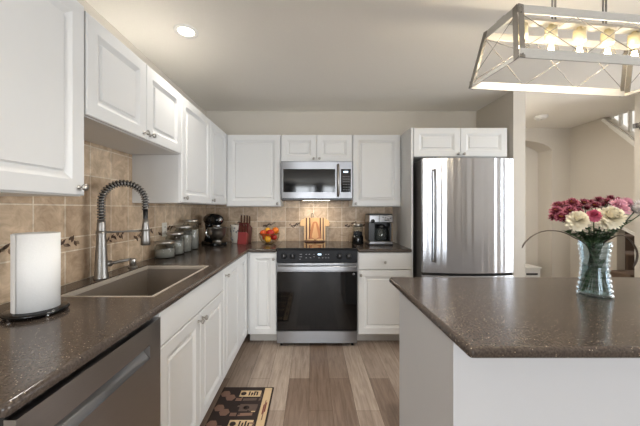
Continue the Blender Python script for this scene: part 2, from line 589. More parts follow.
# tiled splashbacks are parts of their walls
def leaf_poly(c, ang, ln, wd):
    pts = []
    for t, s in ((0, 0), (0.3, 0.9), (0.6, 0.8), (1, 0), (0.6, -0.8), (0.3, -0.9)):
        a, b = (t - 0.5) * ln, s * wd / 2
        pts.append((c[0] + a * math.cos(ang) - b * math.sin(ang), c[1] + a * math.sin(ang) + b * math.cos(ang)))
    return pts


def mosaic(mb, axis, a0, a1, centres, half):
    for cx in centres:
        k = -half
        while k < half:
            zz = 1.113 + 0.018 * math.sin((k / half) * 2.6)
            side = random.choice((-1, 1))
            mb.prism(leaf_poly((cx + k, zz + side * random.uniform(0.002, 0.016)), random.uniform(-0.5, 0.5) + side * 0.8, random.uniform(0.026, 0.042), random.uniform(0.013, 0.021)), axis, a0, a1, random.choice((0, 0, 0, 1)))
            k += random.uniform(0.010, 0.019)


TT = 0.008
for nm, mt, z0, z1 in (('tile_course', 'tileL', 0.915, 1.08), ('tile_border', 'tileLb', 1.08, 1.15), ('tile_field', 'tileLu', 1.15, 1.70)):
    p = struct(nm, MB().box(LX, LX + TT, 0.40, BY - TT, z0, z1), mt, wall_left)
    if nm == 'tile_border':
        mb = MB()
        mosaic(mb, 'X', LX + TT - 0.001, LX + TT + 0.0016, (1.12, 1.42, 1.78, 2.12, 2.44, 2.78, 3.1), 0.11)
        mb.obj('leaf_mosaic', ['leafstone', 'leafstone2'], p, label='brown stone leaf mosaic')
for nm, mt, z0, z1 in (('tile_course', 'tileB', 0.915, 1.08), ('tile_border', 'tileBb', 1.08, 1.15), ('tile_field', 'tileBu', 1.15, 1.50)):
    p = struct(nm, MB().box(LX + TT, 0.945, BY - TT, BY, z0, z1), mt, wall_back)
    if nm == 'tile_border':
        mb = MB()
        mosaic(mb, 'Y', BY - TT - 0.0016, BY - TT + 0.001, (-0.88, -0.50, -0.19, 0.15, 0.46, 0.66), 0.065)
        mb.obj('leaf_mosaic', ['leafstone', 'leafstone2'], p, label='brown stone leaf mosaic')


# ------------------------------------------------------------------ cabinets (local frame: x along the run, front faces -y, z up)
def panel_front(x0, x1, z0, z1, t=0.02, raised=True):
    """raised-panel door leaf between the given bounds, back on y=0, front on y=-t"""
    mb = MB()
    bm = mb.bm
    rings = [(0, 0), (0, t - 0.004), (0.004, t)]
    if raised:
        fw = min(0.058, (x1 - x0) * 0.2, (z1 - z0) * 0.2)
        rings += [(fw, t), (fw + 0.024, t - 0.012), (fw + 0.028, t - 0.012), (fw + 0.034, t - 0.004)]
    R_ = []
    for ins, d in rings:
        R_.append([bm.verts.new(p) for p in ((x0 + ins, -d, z0 + ins), (x1 - ins, -d, z0 + ins), (x1 - ins, -d, z1 - ins), (x0 + ins, -d, z1 - ins))])
    for A, B in zip(R_, R_[1:]):
        for k in range(4):
            mb.face([A[k], A[(k + 1) % 4], B[(k + 1) % 4], B[k]], 0)
    mb.face(R_[-1], 0)
    mb.face(list(reversed(R_[0])), 0)
    return mb


def knob(parent, x, z, t=0.02):
    prof = [(0.0075, 0), (0.0075, 0.002), (0.0048, 0.005), (0.0045, 0.014), (0.009, 0.018), (0.0135, 0.022), (0.014, 0.027), (0.011, 0.031), (0.004, 0.0325)]
    return MB().lathe(prof, 20, (x, -t, z), '-Y').obj('knob', 'nickel', parent, label='satin nickel knob')


def cabinet(name, label, cat, loc, rz, wdt, z0, z1, depth, doors, toe=False, top=True, shelf_bottom=True):
    """doors: (x0, x1, z0, z1, knob or None, kind) in the local frame"""
    root = thing(name, label, cat, loc, rz)
    th = 0.018
    c = MB()
    zb = z0
    c.box(0, th, 0, depth, zb, z1).box(wdt - th, wdt, 0, depth, zb, z1)
    c.box(th, wdt - th, depth - 0.008, depth, zb, z1)
    if shelf_bottom:
        c.box(th, wdt - th, 0.0, depth - 0.008, zb, zb + th)
    if top:
        c.box(th, wdt - th, 0.0, depth - 0.008, z1 - th, z1)
    # face frame
    c.box(th, 0.035, 0, 0.018, zb + th, z1 - (th if top else 0)).box(wdt - 0.035, wdt - th, 0, 0.018, zb + th, z1 - (th if top else 0))
    c.box(0.035, wdt - 0.035, 0, 0.018, z1 - 0.05, z1 - (th if top else 0))
    c.obj('carcass', 'cab', root)
    if toe:
        MB().box(0, wdt, 0.095, 0.11, 0.0, zb).box(0, 0.015, 0.11, depth, 0, zb).box(wdt - 0.015, wdt, 0.11, depth, 0, zb).obj('toe_kick', 'toe', root, label='grey recessed toe kick')
    for x0, x1, a, b, kn, kind in doors:
        d = panel_front(x0, x1, a, b, raised=(kind != 'flat')).obj({'door': 'door', 'drawer': 'drawer_front', 'flat': 'drawer_front', 'fill': 'filler_panel'}[kind], 'cab', root)
        if kn:
            knob(d, kn[0], kn[1])
    return root


G = 0.0035
UX = -0.915                    # carcass front of the left wall cabinets (doors stand 2 cm proud)
UD = -LX + UX - 0.001 - TT
ub, ut = 1.338, 2.085
L90 = R(90)
# left run of wall cabinets (local x = depth into the picture)
cabinet('wall_cabinet', 'white wall cabinet nearest the camera, above the paper towel roll', 'wall cabinet', (UX, 0.585, 0), L90, 0.553, 1.345, ut + 0.01, UD,
        [(G, 0.553 - G, 1.348, ut + 0.007, (0.553 - 0.032, 1.378), 'door')])
w_ = 0.838
cabinet('wall_cabinet', 'short white two-door wall cabinet above the sink and faucet', 'wall cabinet', (UX, 1.14, 0), L90, w_, 1.668, ut, UD,
        [(G, w_ / 2 - 0.0015, 1.671, ut - G, (w_ / 2 - 0.03, 1.70), 'door'), (w_ / 2 + 0.0015, w_ - G, 1.671, ut - G, (w_ / 2 + 0.03, 1.70), 'door')])
w_ = 1.068
cabinet('wall_cabinet', 'tall white wall cabinet above the glass canisters, reaching into the corner', 'wall cabinet', (UX, 1.98, 0), L90, w_, ub, ut, UD,
        [(G, 0.56 - 0.0015, ub + G, ut - G, (0.035, ub + 0.035), 'door'), (0.56 + 0.0015, 1.045, ub + G, ut - G, (0.60, ub + 0.035), 'door')])
# back run of wall cabinets
FB = 3.07
BD = BY - TT - FB - 0.001
x0 = UX + 0.003
cabinet('wall_cabinet', 'white single-door wall cabinet in the corner left of the microwave', 'wall cabinet', (x0, FB, 0), 0, -0.333 - x0, 1.322, ut, BD,
        [(0.012, -0.333 - x0 - G, 1.326, ut - G, (-0.333 - x0 - 0.032, 1.352), 'door')])
w_ = 0.757
cabinet('wall_cabinet', 'short white two-door wall cabinet above the microwave', 'wall cabinet', (-0.330, FB, 0), 0, w_, 1.798, ut, BD,
        [(G, w_ / 2 - 0.0015, 1.801, ut - G, (w_ / 2 - 0.03, 1.826), 'door'), (w_ / 2 + 0.0015, w_ - G, 1.801, ut - G, (w_ / 2 + 0.03, 1.826), 'door')])
w_ = 0.512
cabinet('wall_cabinet', 'white single-door wall cabinet above the coffee maker', 'wall cabinet', (0.430, FB, 0), 0, w_, 1.322, ut, BD,
        [(G, w_ - G, 1.326, ut - G, (0.032, 1.352), 'door')])
# fridge surround: tall side panel and the cabinet above the fridge
tag(MB().box(0.945, 0.963, 2.745, BY - 0.001, 0, 2.072).obj('end_panel', 'cab', bevel=0.001), 'tall white side panel between the coffee maker counter and the refrigerator', 'panel')
w_ = 0.90
cabinet('wall_cabinet', 'short white two-door wall cabinet above the refrigerator', 'wall cabinet', (0.965, 2.765, 0), 0, w_, 1.792, 2.072, BY - 2.765 - 0.001,
        [(G, w_ / 2 - 0.0015, 1.795, 2.069, (w_ / 2 - 0.028, 1.818), 'door'), (w_ / 2 + 0.0015, w_ - G, 1.795, 2.069, (w_ / 2 + 0.028, 1.818), 'door')])

# base cabinets
BX = -0.632
BDp = -LX + BX - 0.001
zt = 0.886
w_ = 0.842
cabinet('base_cabinet', 'white sink base cabinet with two doors beside the dishwasher', 'base cabinet', (BX, 1.156, 0), L90, w_, 0.105, zt, BDp,
        [(G, w_ - G, 0.735, zt - 0.004, None, 'flat'),
         (G, w_ / 2 - 0.0015, 0.11, 0.729, (w_ / 2 - 0.028, 0.69), 'door'), (w_ / 2 + 0.0015, w_ - G, 0.11, 0.729, (w_ / 2 + 0.028, 0.69), 'door')], toe=True, top=False)
w_ = 1.37
cabinet('base_cabinet', 'white full-height-door base cabinet between sink base and corner', 'base cabinet', (BX, 2.0, 0), L90, w_, 0.105, zt, BDp,
        [(G, 0.45, 0.11, zt - 0.004, (0.035, 0.825), 'door'), (0.453, 0.737, 0.11, zt - 0.004, None, 'fill')], toe=True, top=False)
FY = 2.742
x0 = BX + 0.0215
w_ = -0.335 - x0
cabinet('base_cabinet', 'narrow white base cabinet left of the oven', 'base cabinet', (x0, FY, 0), 0, w_, 0.105, zt, BY - FY - 0.001,
        [(0.018, w_ - G, 0.11, zt - 0.004, (w_ - 0.028, 0.825), 'door')], toe=True, top=False)
w_ = 0.51
cabinet('base_cabinet', 'white base cabinet with drawer under the coffee maker', 'base cabinet', (0.432, FY, 0), 0, w_, 0.105, zt, BY - FY - 0.001,
        [(G, w_ - G, 0.722, zt - 0.004, (w_ / 2, 0.795), 'flat'), (G, w_ - G, 0.11, 0.716, (0.03, 0.672), 'door')], toe=True, top=False)


# ------------------------------------------------------------------ worktops
def slab(xs, ys, cells, z0, z1):
    mb = MB()
    V = {}

    def vert(i, j, k):
        if (i, j, k) not in V:
            V[(i, j, k)] = mb.bm.verts.new((xs[i], ys[j], (z0, z1)[k]))
        return V[(i, j, k)]
    for (i, j) in cells:
        mb.face([vert(i, j, 1), vert(i + 1, j, 1), vert(i + 1, j + 1, 1), vert(i, j + 1, 1)], 0)
        mb.face([vert(i, j, 0), vert(i, j + 1, 0), vert(i + 1, j + 1, 0), vert(i + 1, j, 0)], 0)
        for di, dj, a, b in ((-1, 0, (i, j + 1), (i, j)), (1, 0, (i + 1, j), (i + 1, j + 1)), (0, -1, (i, j), (i + 1, j)), (0, 1, (i + 1, j + 1), (i, j + 1))):
            if (i + di, j + dj) not in cells:
                mb.face([vert(*a, 0), vert(*b, 0), vert(*b, 1), vert(*a, 1)], 0)
    return mb


CT = 0.918
SX0, SX1, SY0, SY1 = -1.105, -0.688, 1.245, 1.925
xs = [LX + TT, SX0, SX1, -0.588, -0.337, 0.431]
ys = [0.552, SY0, SY1, 2.706, 3.335, BY - TT]
cells = {(i, j) for i in range(3) for j in range(5)} - {(1, 1)} | {(3, 3), (3, 4), (4, 4)}
tag(slab(xs, ys, cells, zt + 0.0005, CT).obj('countertop', 'quartz', bevel=0.014, seg=4, sharp=50), 'speckled brown quartz countertop along the left wall around the sink', 'countertop')
tag(slab([0.433, 0.943], [2.706, BY - TT], {(0, 0)}, zt + 0.0005, CT).obj('countertop', 'quartz', bevel=0.014, seg=4, sharp=50), 'short speckled brown countertop under the coffee maker', 'countertop')

# kitchen island
isl = thing('kitchen_island', 'white panelled kitchen island base under the flower vase', 'island', (0, 0, 0))
MB().box(0.452, 2.55, 0.93, 1.49, 0.0, 0.887).obj('base_panel', 'island', isl, bevel=0.002)
MB().box(0.4505, 2.55, 0.918, 0.93, 0.0, 0.887).obj('front_panel', 'island', isl, bevel=0.001)
tag(slab([0.424, 2.62], [0.775, 1.595], {(0, 0)}, 0.888, 0.920).obj('countertop', 'quartz', bevel=0.014, seg=4, sharp=50), 'large speckled brown island countertop holding the flower vase', 'countertop')

# ------------------------------------------------------------------ sink
snk = thing('kitchen_sink', 'grey composite undermount sink let into the left countertop', 'sink', (0, 0, 0))
t = 0.012
z1, z0 = 0.895, 0.70
mb = MB()
mb.box(SX0 + 0.001, SX0 + t, SY0 + 0.001, SY1 - 0.001, z0, z1).box(SX1 - t, SX1 - 0.001, SY0 + 0.001, SY1 - 0.001, z0, z1)
mb.box(SX0 + t, SX1 - t, SY0 + 0.001, SY0 + t, z0, z1).box(SX0 + t, SX1 - t, SY1 - t, SY1 - 0.001, z0, z1)
mb.box(SX0 + t, SX1 - t, SY0 + t, SY1 - t, z0, z0 + t)
mb.obj('basin', 'sink', snk)
mb = MB()
e = 0.004
mb.box(SX0 + 0.0005, SX0 + 0.012, SY0 + 0.0005, SY1 - 0.0005, z1, z1 + 0.022).box(SX1 - 0.012, SX1 - 0.0005, SY0 + 0.0005, SY1 - 0.0005, z1, z1 + 0.022)
mb.box(SX0 + 0.012, SX1 - 0.012, SY0 + 0.0005, SY0 + 0.012, z1, z1 + 0.022).box(SX0 + 0.012, SX1 - 0.012, SY1 - 0.012, SY1 - 0.0005, z1, z1 + 0.022)
mb.obj('rim', 'sinkrim', snk, bevel=0.003, label='pale polished sink rim')
MB().lathe([(0.0, 0), (0.045, 0), (0.045, 0.003), (0.03, 0.001), (0.0, 0.001)], 24, (-0.9, 1.585, z0 + t)).obj('drain', 'nickel', snk, label='metal sink drain')

# ------------------------------------------------------------------ dishwasher (front faces +x)
dw = thing('dishwasher', 'dark stainless dishwasher under the near end of the countertop', 'dishwasher', (BX, 0.59, 0), L90)
W = 0.562
zd0, zd1, sx0, sx1, sz0, sz1 = 0.11, 0.862, 0.085, 0.488, 0.735, 0.786
MB().box(0.004, W - 0.004, 0.002, 0.58, 0.11, 0.866).obj('tub', 'black', dw)
mb = MB()
F = -0.026
mb.box(0, W, F, 0, sz1, zd1).box(0, W, F, 0, zd0, sz0).box(0, sx0, F, 0, sz0, sz1).box(sx1, W, F, 0, sz0, sz1)
door = mb.obj('door', 'dwsteel', dw, label='dark stainless door')
mb = MB()
mb.prism([(F + 0.001, sz0), (-0.001, sz0), (-0.001, sz0 + 0.030)], 'X', sx0 + 0.001, sx1 - 0.001)
mb.obj('pocket_handle', 'steel', door, label='bright recessed pocket handle')
MB().box(0, W, 0.04, 0.055, 0.0, 0.108).obj('toe_kick', 'black', dw)

# ------------------------------------------------------------------ range
rg = thing('oven_range', 'slide-in stainless range with black glass oven door', 'oven', (-0.331, 2.70, 0))
W = 0.756
MB().box(0.002, W - 0.002, 0.03, 0.625, 0.05, 0.905).obj('body', 'black', rg)
MB().box(-0.002, W + 0.002, 0.035, 0.627, 0.916, 0.925).box(0.02, W - 0.02, 0.05, 0.61, 0.905, 0.917).obj('cooktop', 'blackglass', rg, bevel=0.002, label='black glass cooktop')
mb = MB().prism([(0.0, 0.792), (0.034, 0.792), (0.034, 0.925), (0.020, 0.925), (0.004, 0.905)], 'X', 0, W)
cp = mb.obj('control_panel', 'navy', rg, bevel=0.002, label='black control panel')
for x in (0.068, 0.150, 0.590, 0.675):
    k = MB().lathe([(0.026, 0), (0.026, 0.004), (0.021, 0.006), (0.020, 0.022), (0.018, 0.025), (0.0, 0.025)], 28, (x, 0.003, 0.852), '-Y').obj('knob', 'black', cp)
    MB().box(x - 0.002, x + 0.002, -0.0235, -0.021, 0.852, 0.871).obj('pointer', 'print', k)
mb = MB().box(0.385, 0.418, 0.0005, 0.003, 0.862, 0.876)
mb.obj('clock_display', 'display', cp, label='lit clock digits')
mb = MB()
for x, z, a in ((0.215, 0.868, 0.022), (0.215, 0.845, 0.022), (0.212, 0.822, 0.014), (0.27, 0.868, 0.014), (0.30, 0.868, 0.014), (0.27, 0.835, 0.014), (0.31, 0.835, 0.014), (0.345, 0.845, 0.010), (0.345, 0.868, 0.01), (0.39, 0.835, 0.012), (0.425, 0.835, 0.012), (0.455, 0.835, 0.012), (0.455, 0.868, 0.012), (0.48, 0.868, 0.012), (0.48, 0.835, 0.012)):
    MB().box(x, x + a, 0.001, 0.003, z, z + 0.004).obj('button', 'print', cp)
mb = MB().box(0.001, W - 0.001, 0.0, 0.032, 0.705, 0.788)
od = mb.obj('oven_door', 'steel', rg, bevel=0.003, label='stainless door rail over black glass')
MB().box(0.001, W - 0.001, 0.002, 0.032, 0.152, 0.705).obj('door_glass', 'blackglass', od, bevel=0.002, label='black glass')
MB().tube([(0.03, -0.038, 0.742), (W - 0.03, -0.038, 0.742)], 0.0001, 4).obj('seam_line', 'gap', od)
mb = MB().box(0.012, W - 0.012, -0.048, -0.032, 0.722, 0.768)
mb.box(0.03, 0.06, -0.034, 0.002, 0.735, 0.755).box(W - 0.06, W - 0.03, -0.034, 0.002, 0.735, 0.755)
MBh = mb.obj('handle', 'steel', od, bevel=0.005, label='flat stainless handle bar')
MB().lathe([(0.0, 0), (0.011, 0), (0.011, 0.0015), (0.0, 0.0015)], 20, (W - 0.035, 0.002, 0.685), '-Y').obj('badge', 'print', od, label='small round pale badge')
MB().box(0.001, W - 0.001, 0.002, 0.032, 0.035, 0.146).obj('storage_drawer', 'steel', rg, bevel=0.003, label='stainless bottom drawer')
for x in (0.03, W - 0.05):
    for y in (0.05, 0.57):
        MB().cyl((x + 0.01, y, 0), (x + 0.01, y, 0.05), 0.012, n=12).obj('foot', 'black', rg)
bpy.data.objects.remove(bpy.data.objects['seam_line'])

# ------------------------------------------------------------------ microwave
mw = thing('microwave', 'stainless over-the-range microwave mounted above the oven', 'microwave', (-0.322, 3.02, 1.389))
W, H = 0.742, 0.404
MB().box(0, W, 0.035, BY - 3.02 - TT - 0.001, 0.0, H).obj('body', 'fridgeside', mw)
mb = MB().box(0.0, 0.628, 0, 0.034, 0.02, H).box(0.628, W, 0, 0.034, 0.325, H).box(0.628, W, 0, 0.034, 0.02, 0.083).box(W - 0.012, W, 0, 0.034, 0.083, 0.325)
dr = mb.obj('front_frame', 'steel', mw)
MB().box(0.021, 0.566, -0.002, 0.002, 0.083, 0.325).obj('door_window', 'blackglass', dr, bevel=0.001, label='black glass window')
MB().box(0.625, W - 0.012, -0.002, 0.030, 0.083, 0.325).obj('control_panel', 'blackglass', mw, label='black control panel')
mb = MB()
for r in range(6):
    for c in range(3):
        MB().box(0.648 + c * 0.026, 0.662 + c * 0.026, -0.0026, -0.001, 0.105 + r * 0.028, 0.110 + r * 0.028).obj('button', 'print', mw)
MB().box(0.652, 0.700, -0.0026, -0.001, 0.287, 0.303).obj('clock_display', 'display', mw, label='lit clock digits')
pts = [(0.596, 0.0, 0.045)] + [(0.596, -0.012 - 0.03 * math.sin(math.pi * i / 12), 0.05 + 0.31 * i / 12) for i in range(13)] + [(0.596, 0.0, 0.365)]
MB().tube(pts, 0.014, 12).obj('handle', 'nickel', dr, label='bowed stainless handle')
MB().box(0.01, W - 0.01, 0.01, 0.034, -0.0, 0.02).obj('vent_underside', 'black', mw)
MB().box(0.22, 0.52, 0.125, 0.195, -0.001, 0.003).obj('hood_lamp_lens', 'lens', mw, label='lit cooktop lamp')
l = bpy.data.lights.new('hood_lamp', 'AREA')
l.shape = 'RECTANGLE'
l.size, l.size_y = 0.3, 0.07
l.energy = 0.7
l.color = (1.0, 0.94, 0.84)
lo = bpy.data.objects.new('hood_lamp', l)
lo.location = (0.05, 3.02 + 0.16, 1.382)
COL.objects.link(lo)

# ------------------------------------------------------------------ refrigerator
fx0, fx1, fy = 0.995, 1.813, 2.56
rf = thing('refrigerator', 'stainless refrigerator with bowed door and vertical handle', 'refrigerator', (fx0, fy, 0))
W = fx1 - fx0
MB().box(0.004, W - 0.004, 0.07, 0.79, 0.03, 1.745).obj('body', 'fridgeside', rf, bevel=0.004, label='dark grey cabinet body')


def bowed(z0, z1):
    poly = []
    for i in range(121):
        u = i / 120
        wav = 0.00055 * math.sin(2 * math.pi * u * 6.3 + 0.7) + 0.00035 * math.sin(2 * math.pi * u * 13.7 + 2.1)
        poly.append((u * W, 0.03 - 0.042 * (1 - (2 * u - 1) ** 2) + wav * min(1, 12 * u, 12 * (1 - u))))
    poly += [(W, 0.066), (0, 0.066)]
    return MB().prism(poly, 'Z', z0, z1)


fd = bowed(0.722, 1.752).obj('door', 'fridge', rf, sharp=30, bevel=0.004, label='bowed stainless door')
bowed(0.06, 0.700).obj('freezer_drawer', 'fridge', rf, sharp=30, bevel=0.004, label='stainless freezer drawer')
MB().box(0.01, W - 0.01, 0.035, 0.07, 0.700, 0.722).obj('gasket', 'gap', rf)
hx = 0.083
pts = [(hx, 0.012, 0.83)] + [(hx, -0.040 - 0.012 * math.sin(math.pi * i / 14), 0.835 + 0.80 * i / 14) for i in range(15)] + [(hx, 0.012, 1.64)]
MB().tube(pts, 0.012, 12).obj('handle', 'steel', fd, label='vertical stainless handle')
for z in (1.70, 1.56, 0.90):
    MB().lathe([(0.005, 0), (0.005, 0.008), (0, 0.008)], 10, (W - 0.035, 0.027, z), '-Y').obj('hinge_screw', 'gap', fd)
MB().box(0.05, W - 0.05, 0.1, 0.75, 0.0, 0.03).obj('base_grille', 'black', rf)

# ------------------------------------------------------------------ faucet and soap pump
fa = thing('faucet', 'nickel spring-neck pull-down faucet behind the sink', 'faucet', (-1.145, 1.565, CT))
MB().lathe([(0.0, 0), (0.036, 0), (0.036, 0.004), (0.031, 0.02), (0.028, 0.11), (0.0225, 0.22), (0.0195, 0.30), (0.017, 0.315), (0, 0.315)], 28).obj('body', 'faucet', fa)
Rn = 0.105
neck = [(0, 0, 0.31), (0, 0, 0.36), (0, 0, 0.418)]
neck += [(Rn - Rn * math.cos(math.pi * i / 20), 0.0, 0.418 + Rn * math.sin(math.pi * i / 20)) for i in range(1, 21)]
neck += [(2 * Rn, 0, 0.395), (2 * Rn, 0, 0.368)]
fa_dir = R(38)                    # neck swings over the bowl and into the picture


def rotp(p, a=fa_dir):
    return (p[0] * math.cos(a) - p[1] * math.sin(a), p[0] * math.sin(a) + p[1] * math.cos(a), p[2])


neck = [rotp(p) for p in neck]
hose = MB().tube(neck, 0.012, 10).obj('neck_hose', 'black', fa, label='black inner hose')


def resample(pts, step):
    pts = [Vector(p) for p in pts]
    out = [pts[0]]
    acc = 0
    for a, b in zip(pts, pts[1:]):
        L = (b - a).length
        d = step - acc
        while d <= L:
            out.append(a + (b - a) * (d / L))
            d += step
        acc = (acc + L) % step
    return out


sp = resample(neck, 0.0011)
coil = []
u0 = None
for i, p in enumerate(sp[:-1]):
    d = (sp[i + 1] - p).normalized()
    u0 = d.orthogonal().normalized() if u0 is None else (u0 - d * u0.dot(d)).normalized()
    v0 = d.cross(u0)
    a = 2 * math.pi * i * 0.0011 / 0.0155
    coil.append(p + (u0 * math.cos(a) + v0 * math.sin(a)) * 0.0165)
MB().tube(coil, 0.0042, 6).obj('spring', 'faucet', fa, label='nickel spring coil')
e = Vector(rotp((2 * Rn, 0, 0)))
MB().lathe([(0.0, 0.370), (0.013, 0.370), (0.013, 0.32), (0.012, 0.315), (0, 0.315)], 20, (e.x, e.y, 0)).obj('hose_end', 'black', fa)
MB().lathe([(0.0, 0.320), (0.014, 0.320), (0.017, 0.295), (0.024, 0.20), (0.026, 0.17), (0.022, 0.165), (0.0, 0.165)], 24, (e.x, e.y, 0)).obj('spray_head', 'faucet', fa)
dock = MB().tube([(0, 0, 0.25), (e.x * 0.94, e.y * 0.94, 0.25)], 0.0055, 10)
dock.lathe([(0.025, 0.241), (0.025, 0.259), (0.019, 0.259), (0.019, 0.241), (0.025, 0.241)], 20, (0, 0, 0), cap=False)
dock.lathe([(0.025, 0.243), (0.025, 0.257), (0.018, 0.257), (0.018, 0.243), (0.025, 0.243)], 20, (e.x, e.y, 0), cap=False)
dock.obj('docking_arm', 'faucet', fa)
hd = (math.cos(R(60)), math.sin(R(60)))
mb = MB().tube([(0, 0, 0.075), (hd[0] * 0.05, hd[1] * 0.05, 0.075)], [0.018, 0.016], 16)
mb.tube([(hd[0] * 0.05, hd[1] * 0.05, 0.075), (hd[0] * 0.13, hd[1] * 0.13, 0.080), (hd[0] * 0.155, hd[1] * 0.155, 0.083)], [0.008, 0.0085, 0.006], 12)
mb.obj('lever_handle', 'faucet', fa)
so = thing('soap_pump', 'short nickel soap dispenser button beside the faucet', 'soap dispenser', (-1.158, 1.86, CT))
MB().lathe([(0.0, 0), (0.027, 0), (0.027, 0.006), (0.020, 0.010), (0.0, 0.010)], 20).obj('collar', 'nickel', so)
MB().lathe([(0.0, 0.01), (0.017, 0.01), (0.019, 0.03), (0.020, 0.052), (0.017, 0.058), (0.0, 0.058)], 20).obj('cap', 'nickel', so)

# ------------------------------------------------------------------ paper towel
pt = thing('paper_towel_holder', 'black paper towel stand on the left countertop', 'paper towel holder', (-0.998, 1.045, CT))
MB().lathe([(0.0, 0.006), (0.088, 0.006), (0.092, 0.010), (0.092, 0.016), (0.085, 0.019), (0.0, 0.019)], 40).obj('base_plate', 'blackgloss', pt)
for a in range(5):
    an = R(-100 + a * 72)
    MB().ball((0.084 * math.cos(an), 0.084 * math.sin(an), 0.0065), 0.0065, n=12).obj('foot', 'chrome', pt, label='small silver ball foot')
MB().cyl((0, 0, 0.019), (0, 0, 0.285), 0.006, n=12).obj('post', 'blackgloss', pt)
mb = MB()
prof = []
n = 60
r0 = 0.064
ins, outs = [], []
for z in (0.0, 0.27):
    ring = []
    for i in range(n):
        a = 2 * math.pi * i / n
        rr = r0 + 0.002 * math.sin(3 * a + 0.6)
        ring.append(mb.bm.verts.new((rr * math.cos(a), rr * math.sin(a), z)))
    outs.append(ring)
    ins.append([mb.bm.verts.new((0.02 * math.cos(2 * math.pi * i / n), 0.02 * math.sin(2 * math.pi * i / n), z)) for i in range(n)])
for i in range(n):
    j = (i + 1) % n
    mb.face([outs[0][i], outs[0][j], outs[1][j], outs[1][i]], 0, True)
    mb.face([ins[0][j], ins[0][i], ins[1][i], ins[1][j]], 0, True)
    mb.face([outs[1][i], outs[1][j], ins[1][j], ins[1][i]], 0)
    mb.face([outs[0][j], outs[0][i], ins[0][i], ins[0][j]], 0)
# loose outer sheet edge
sh = []
for z in (0.0005, 0.2695):
    sh.append([mb.bm.verts.new(((r0 + 0.0025 + 0.004 * k / 5) * math.cos(R(-135 + 8 * k)), (r0 + 0.0025 + 0.004 * k / 5) * math.sin(R(-135 + 8 * k)), z)) for k in range(6)])
for k in range(5):
    mb.face([sh[0][k], sh[0][k + 1], sh[1][k + 1], sh[1][k]], 0, True)
roll = tag(mb.obj('paper_towel_roll', 'paper', loc=(-0.998, 1.045, CT + 0.020)), 'white paper towel roll on the black stand', 'paper towel')

# ------------------------------------------------------------------ outlet
ot = thing('wall_outlet', 'cream double outlet plate on the tiles above the canisters', 'outlet', (LX + TT, 2.41, 1.123), L90)
MB().box(-0.037, 0.037, -0.006, 0.0, -0.058, 0.058).obj('cover_plate', 'plate', ot, bevel=0.003)
for z in (-0.02, 0.02):
    s = MB().box(-0.017, 0.017, -0.008, -0.005, z - 0.014, z + 0.014).obj('socket', 'plate', ot, bevel=0.004)
    MB().box(-0.008, -0.005, -0.0085, -0.0078, z - 0.004, z + 0.006).box(0.005, 0.008, -0.0085, -0.0078, z - 0.004, z + 0.006).obj('slot', 'gap', s)

# ------------------------------------------------------------------ glass canisters
names = ['shortest glass canister with metal lid, nearest the sink', 'second shortest glass canister with metal lid, below the outlet',
         'second tallest glass canister with metal lid, in the row by the wall', 'tallest glass canister with metal lid, nearest the stand mixer']
for (y, h), lb in zip(((2.225, 0.132), (2.385, 0.186), (2.54, 0.232), (2.695, 0.278)), names):
    c = thing('glass_canister', lb, 'canister', (-1.135, y, CT), 0, 'glass canisters along the left wall')
    r = 0.072
    MB().lathe([(0.0, 0.0), (r - 0.004, 0.0), (r, 0.006), (r, h - 0.045), (r - 0.012, h - 0.03), (r - 0.014, h - 0.022), (r - 0.017, h - 0.022), (r - 0.015, h - 0.03), (r - 0.003, h - 0.046), (r - 0.003, 0.008), (0.0, 0.008)], 32, cap=False).obj('jar', 'jarglass', c)
    MB().lathe([(0.0, 0.009), (r - 0.005, 0.009), (r - 0.005, (h - 0.05) * 0.78), (0.0, (h - 0.05) * 0.80)], 28, cap=False).obj('contents', 'flour', c, label='grey dry contents')
    MB().lathe([(0.0, h - 0.021), (r - 0.006, h - 0.021), (r - 0.004, h - 0.018), (r - 0.004, h - 0.004), (r - 0.008, h), (0.0, h)], 32, cap=False).obj('lid', 'nickel', c, label='brushed metal lid')

# ------------------------------------------------------------------ stand mixer
mx = thing('stand_mixer', 'black stand mixer with stainless bowl in the counter corner', 'stand mixer', (-1.045, 3.06, CT), R(-46))
mx.scale = (0.94, 0.94, 0.93)
# local: front (bowl) towards +x
mb = MB()
mb.prism([(-0.15, -0.075), (-0.12, -0.09), (0.03, -0.085), (0.13, -0.10), (0.175, -0.07), (0.185, 0), (0.175, 0.07), (0.13, 0.10), (0.03, 0.085), (-0.12, 0.09), (-0.15, 0.075)], 'Z', 0.0, 0.035)
mb.obj('base', 'blackgloss', mx, bevel=0.01, seg=3)
mb = MB()
rings = [(-0.10, 0.035, 0.06, 0.065), (-0.10, 0.09, 0.048, 0.052), (-0.098, 0.15, 0.043, 0.048), (-0.095, 0.21, 0.05, 0.055), (-0.09, 0.235, 0.055, 0.06)]
prev = None
for cx, z, rx, ry in rings:
    rg_ = [mb.bm.verts.new((cx + rx * math.cos(2 * math.pi * i / 24), ry * math.sin(2 * math.pi * i / 24), z)) for i in range(24)]
    if prev:
        for k in range(24):
            mb.face([prev[k], prev[(k + 1) % 24], rg_[(k + 1) % 24], rg_[k]], 0, True)
    else:
        mb.face(rg_, 0)
    prev = rg_
mb.face(prev, 0)
mb.obj('pedestal', 'blackgloss', mx)
hdm = MB().lathe([(0.0, -0.172), (0.035, -0.168), (0.056, -0.150), (0.066, -0.11), (0.068, -0.02), (0.066, 0.06), (0.060, 0.11), (0.050, 0.142), (0.030, 0.158), (0.0, 0.162)], 32, (0, 0, 0.283), 'X', cap=False).obj('motor_head', 'blackgloss', mx)
MB().lathe([(0.0665, -0.10), (0.0695, -0.099), (0.0680, 0.055), (0.0655, 0.055)], 32, (0, 0, 0.283), 'X', cap=False).obj('trim_band', 'blackgloss', hdm)
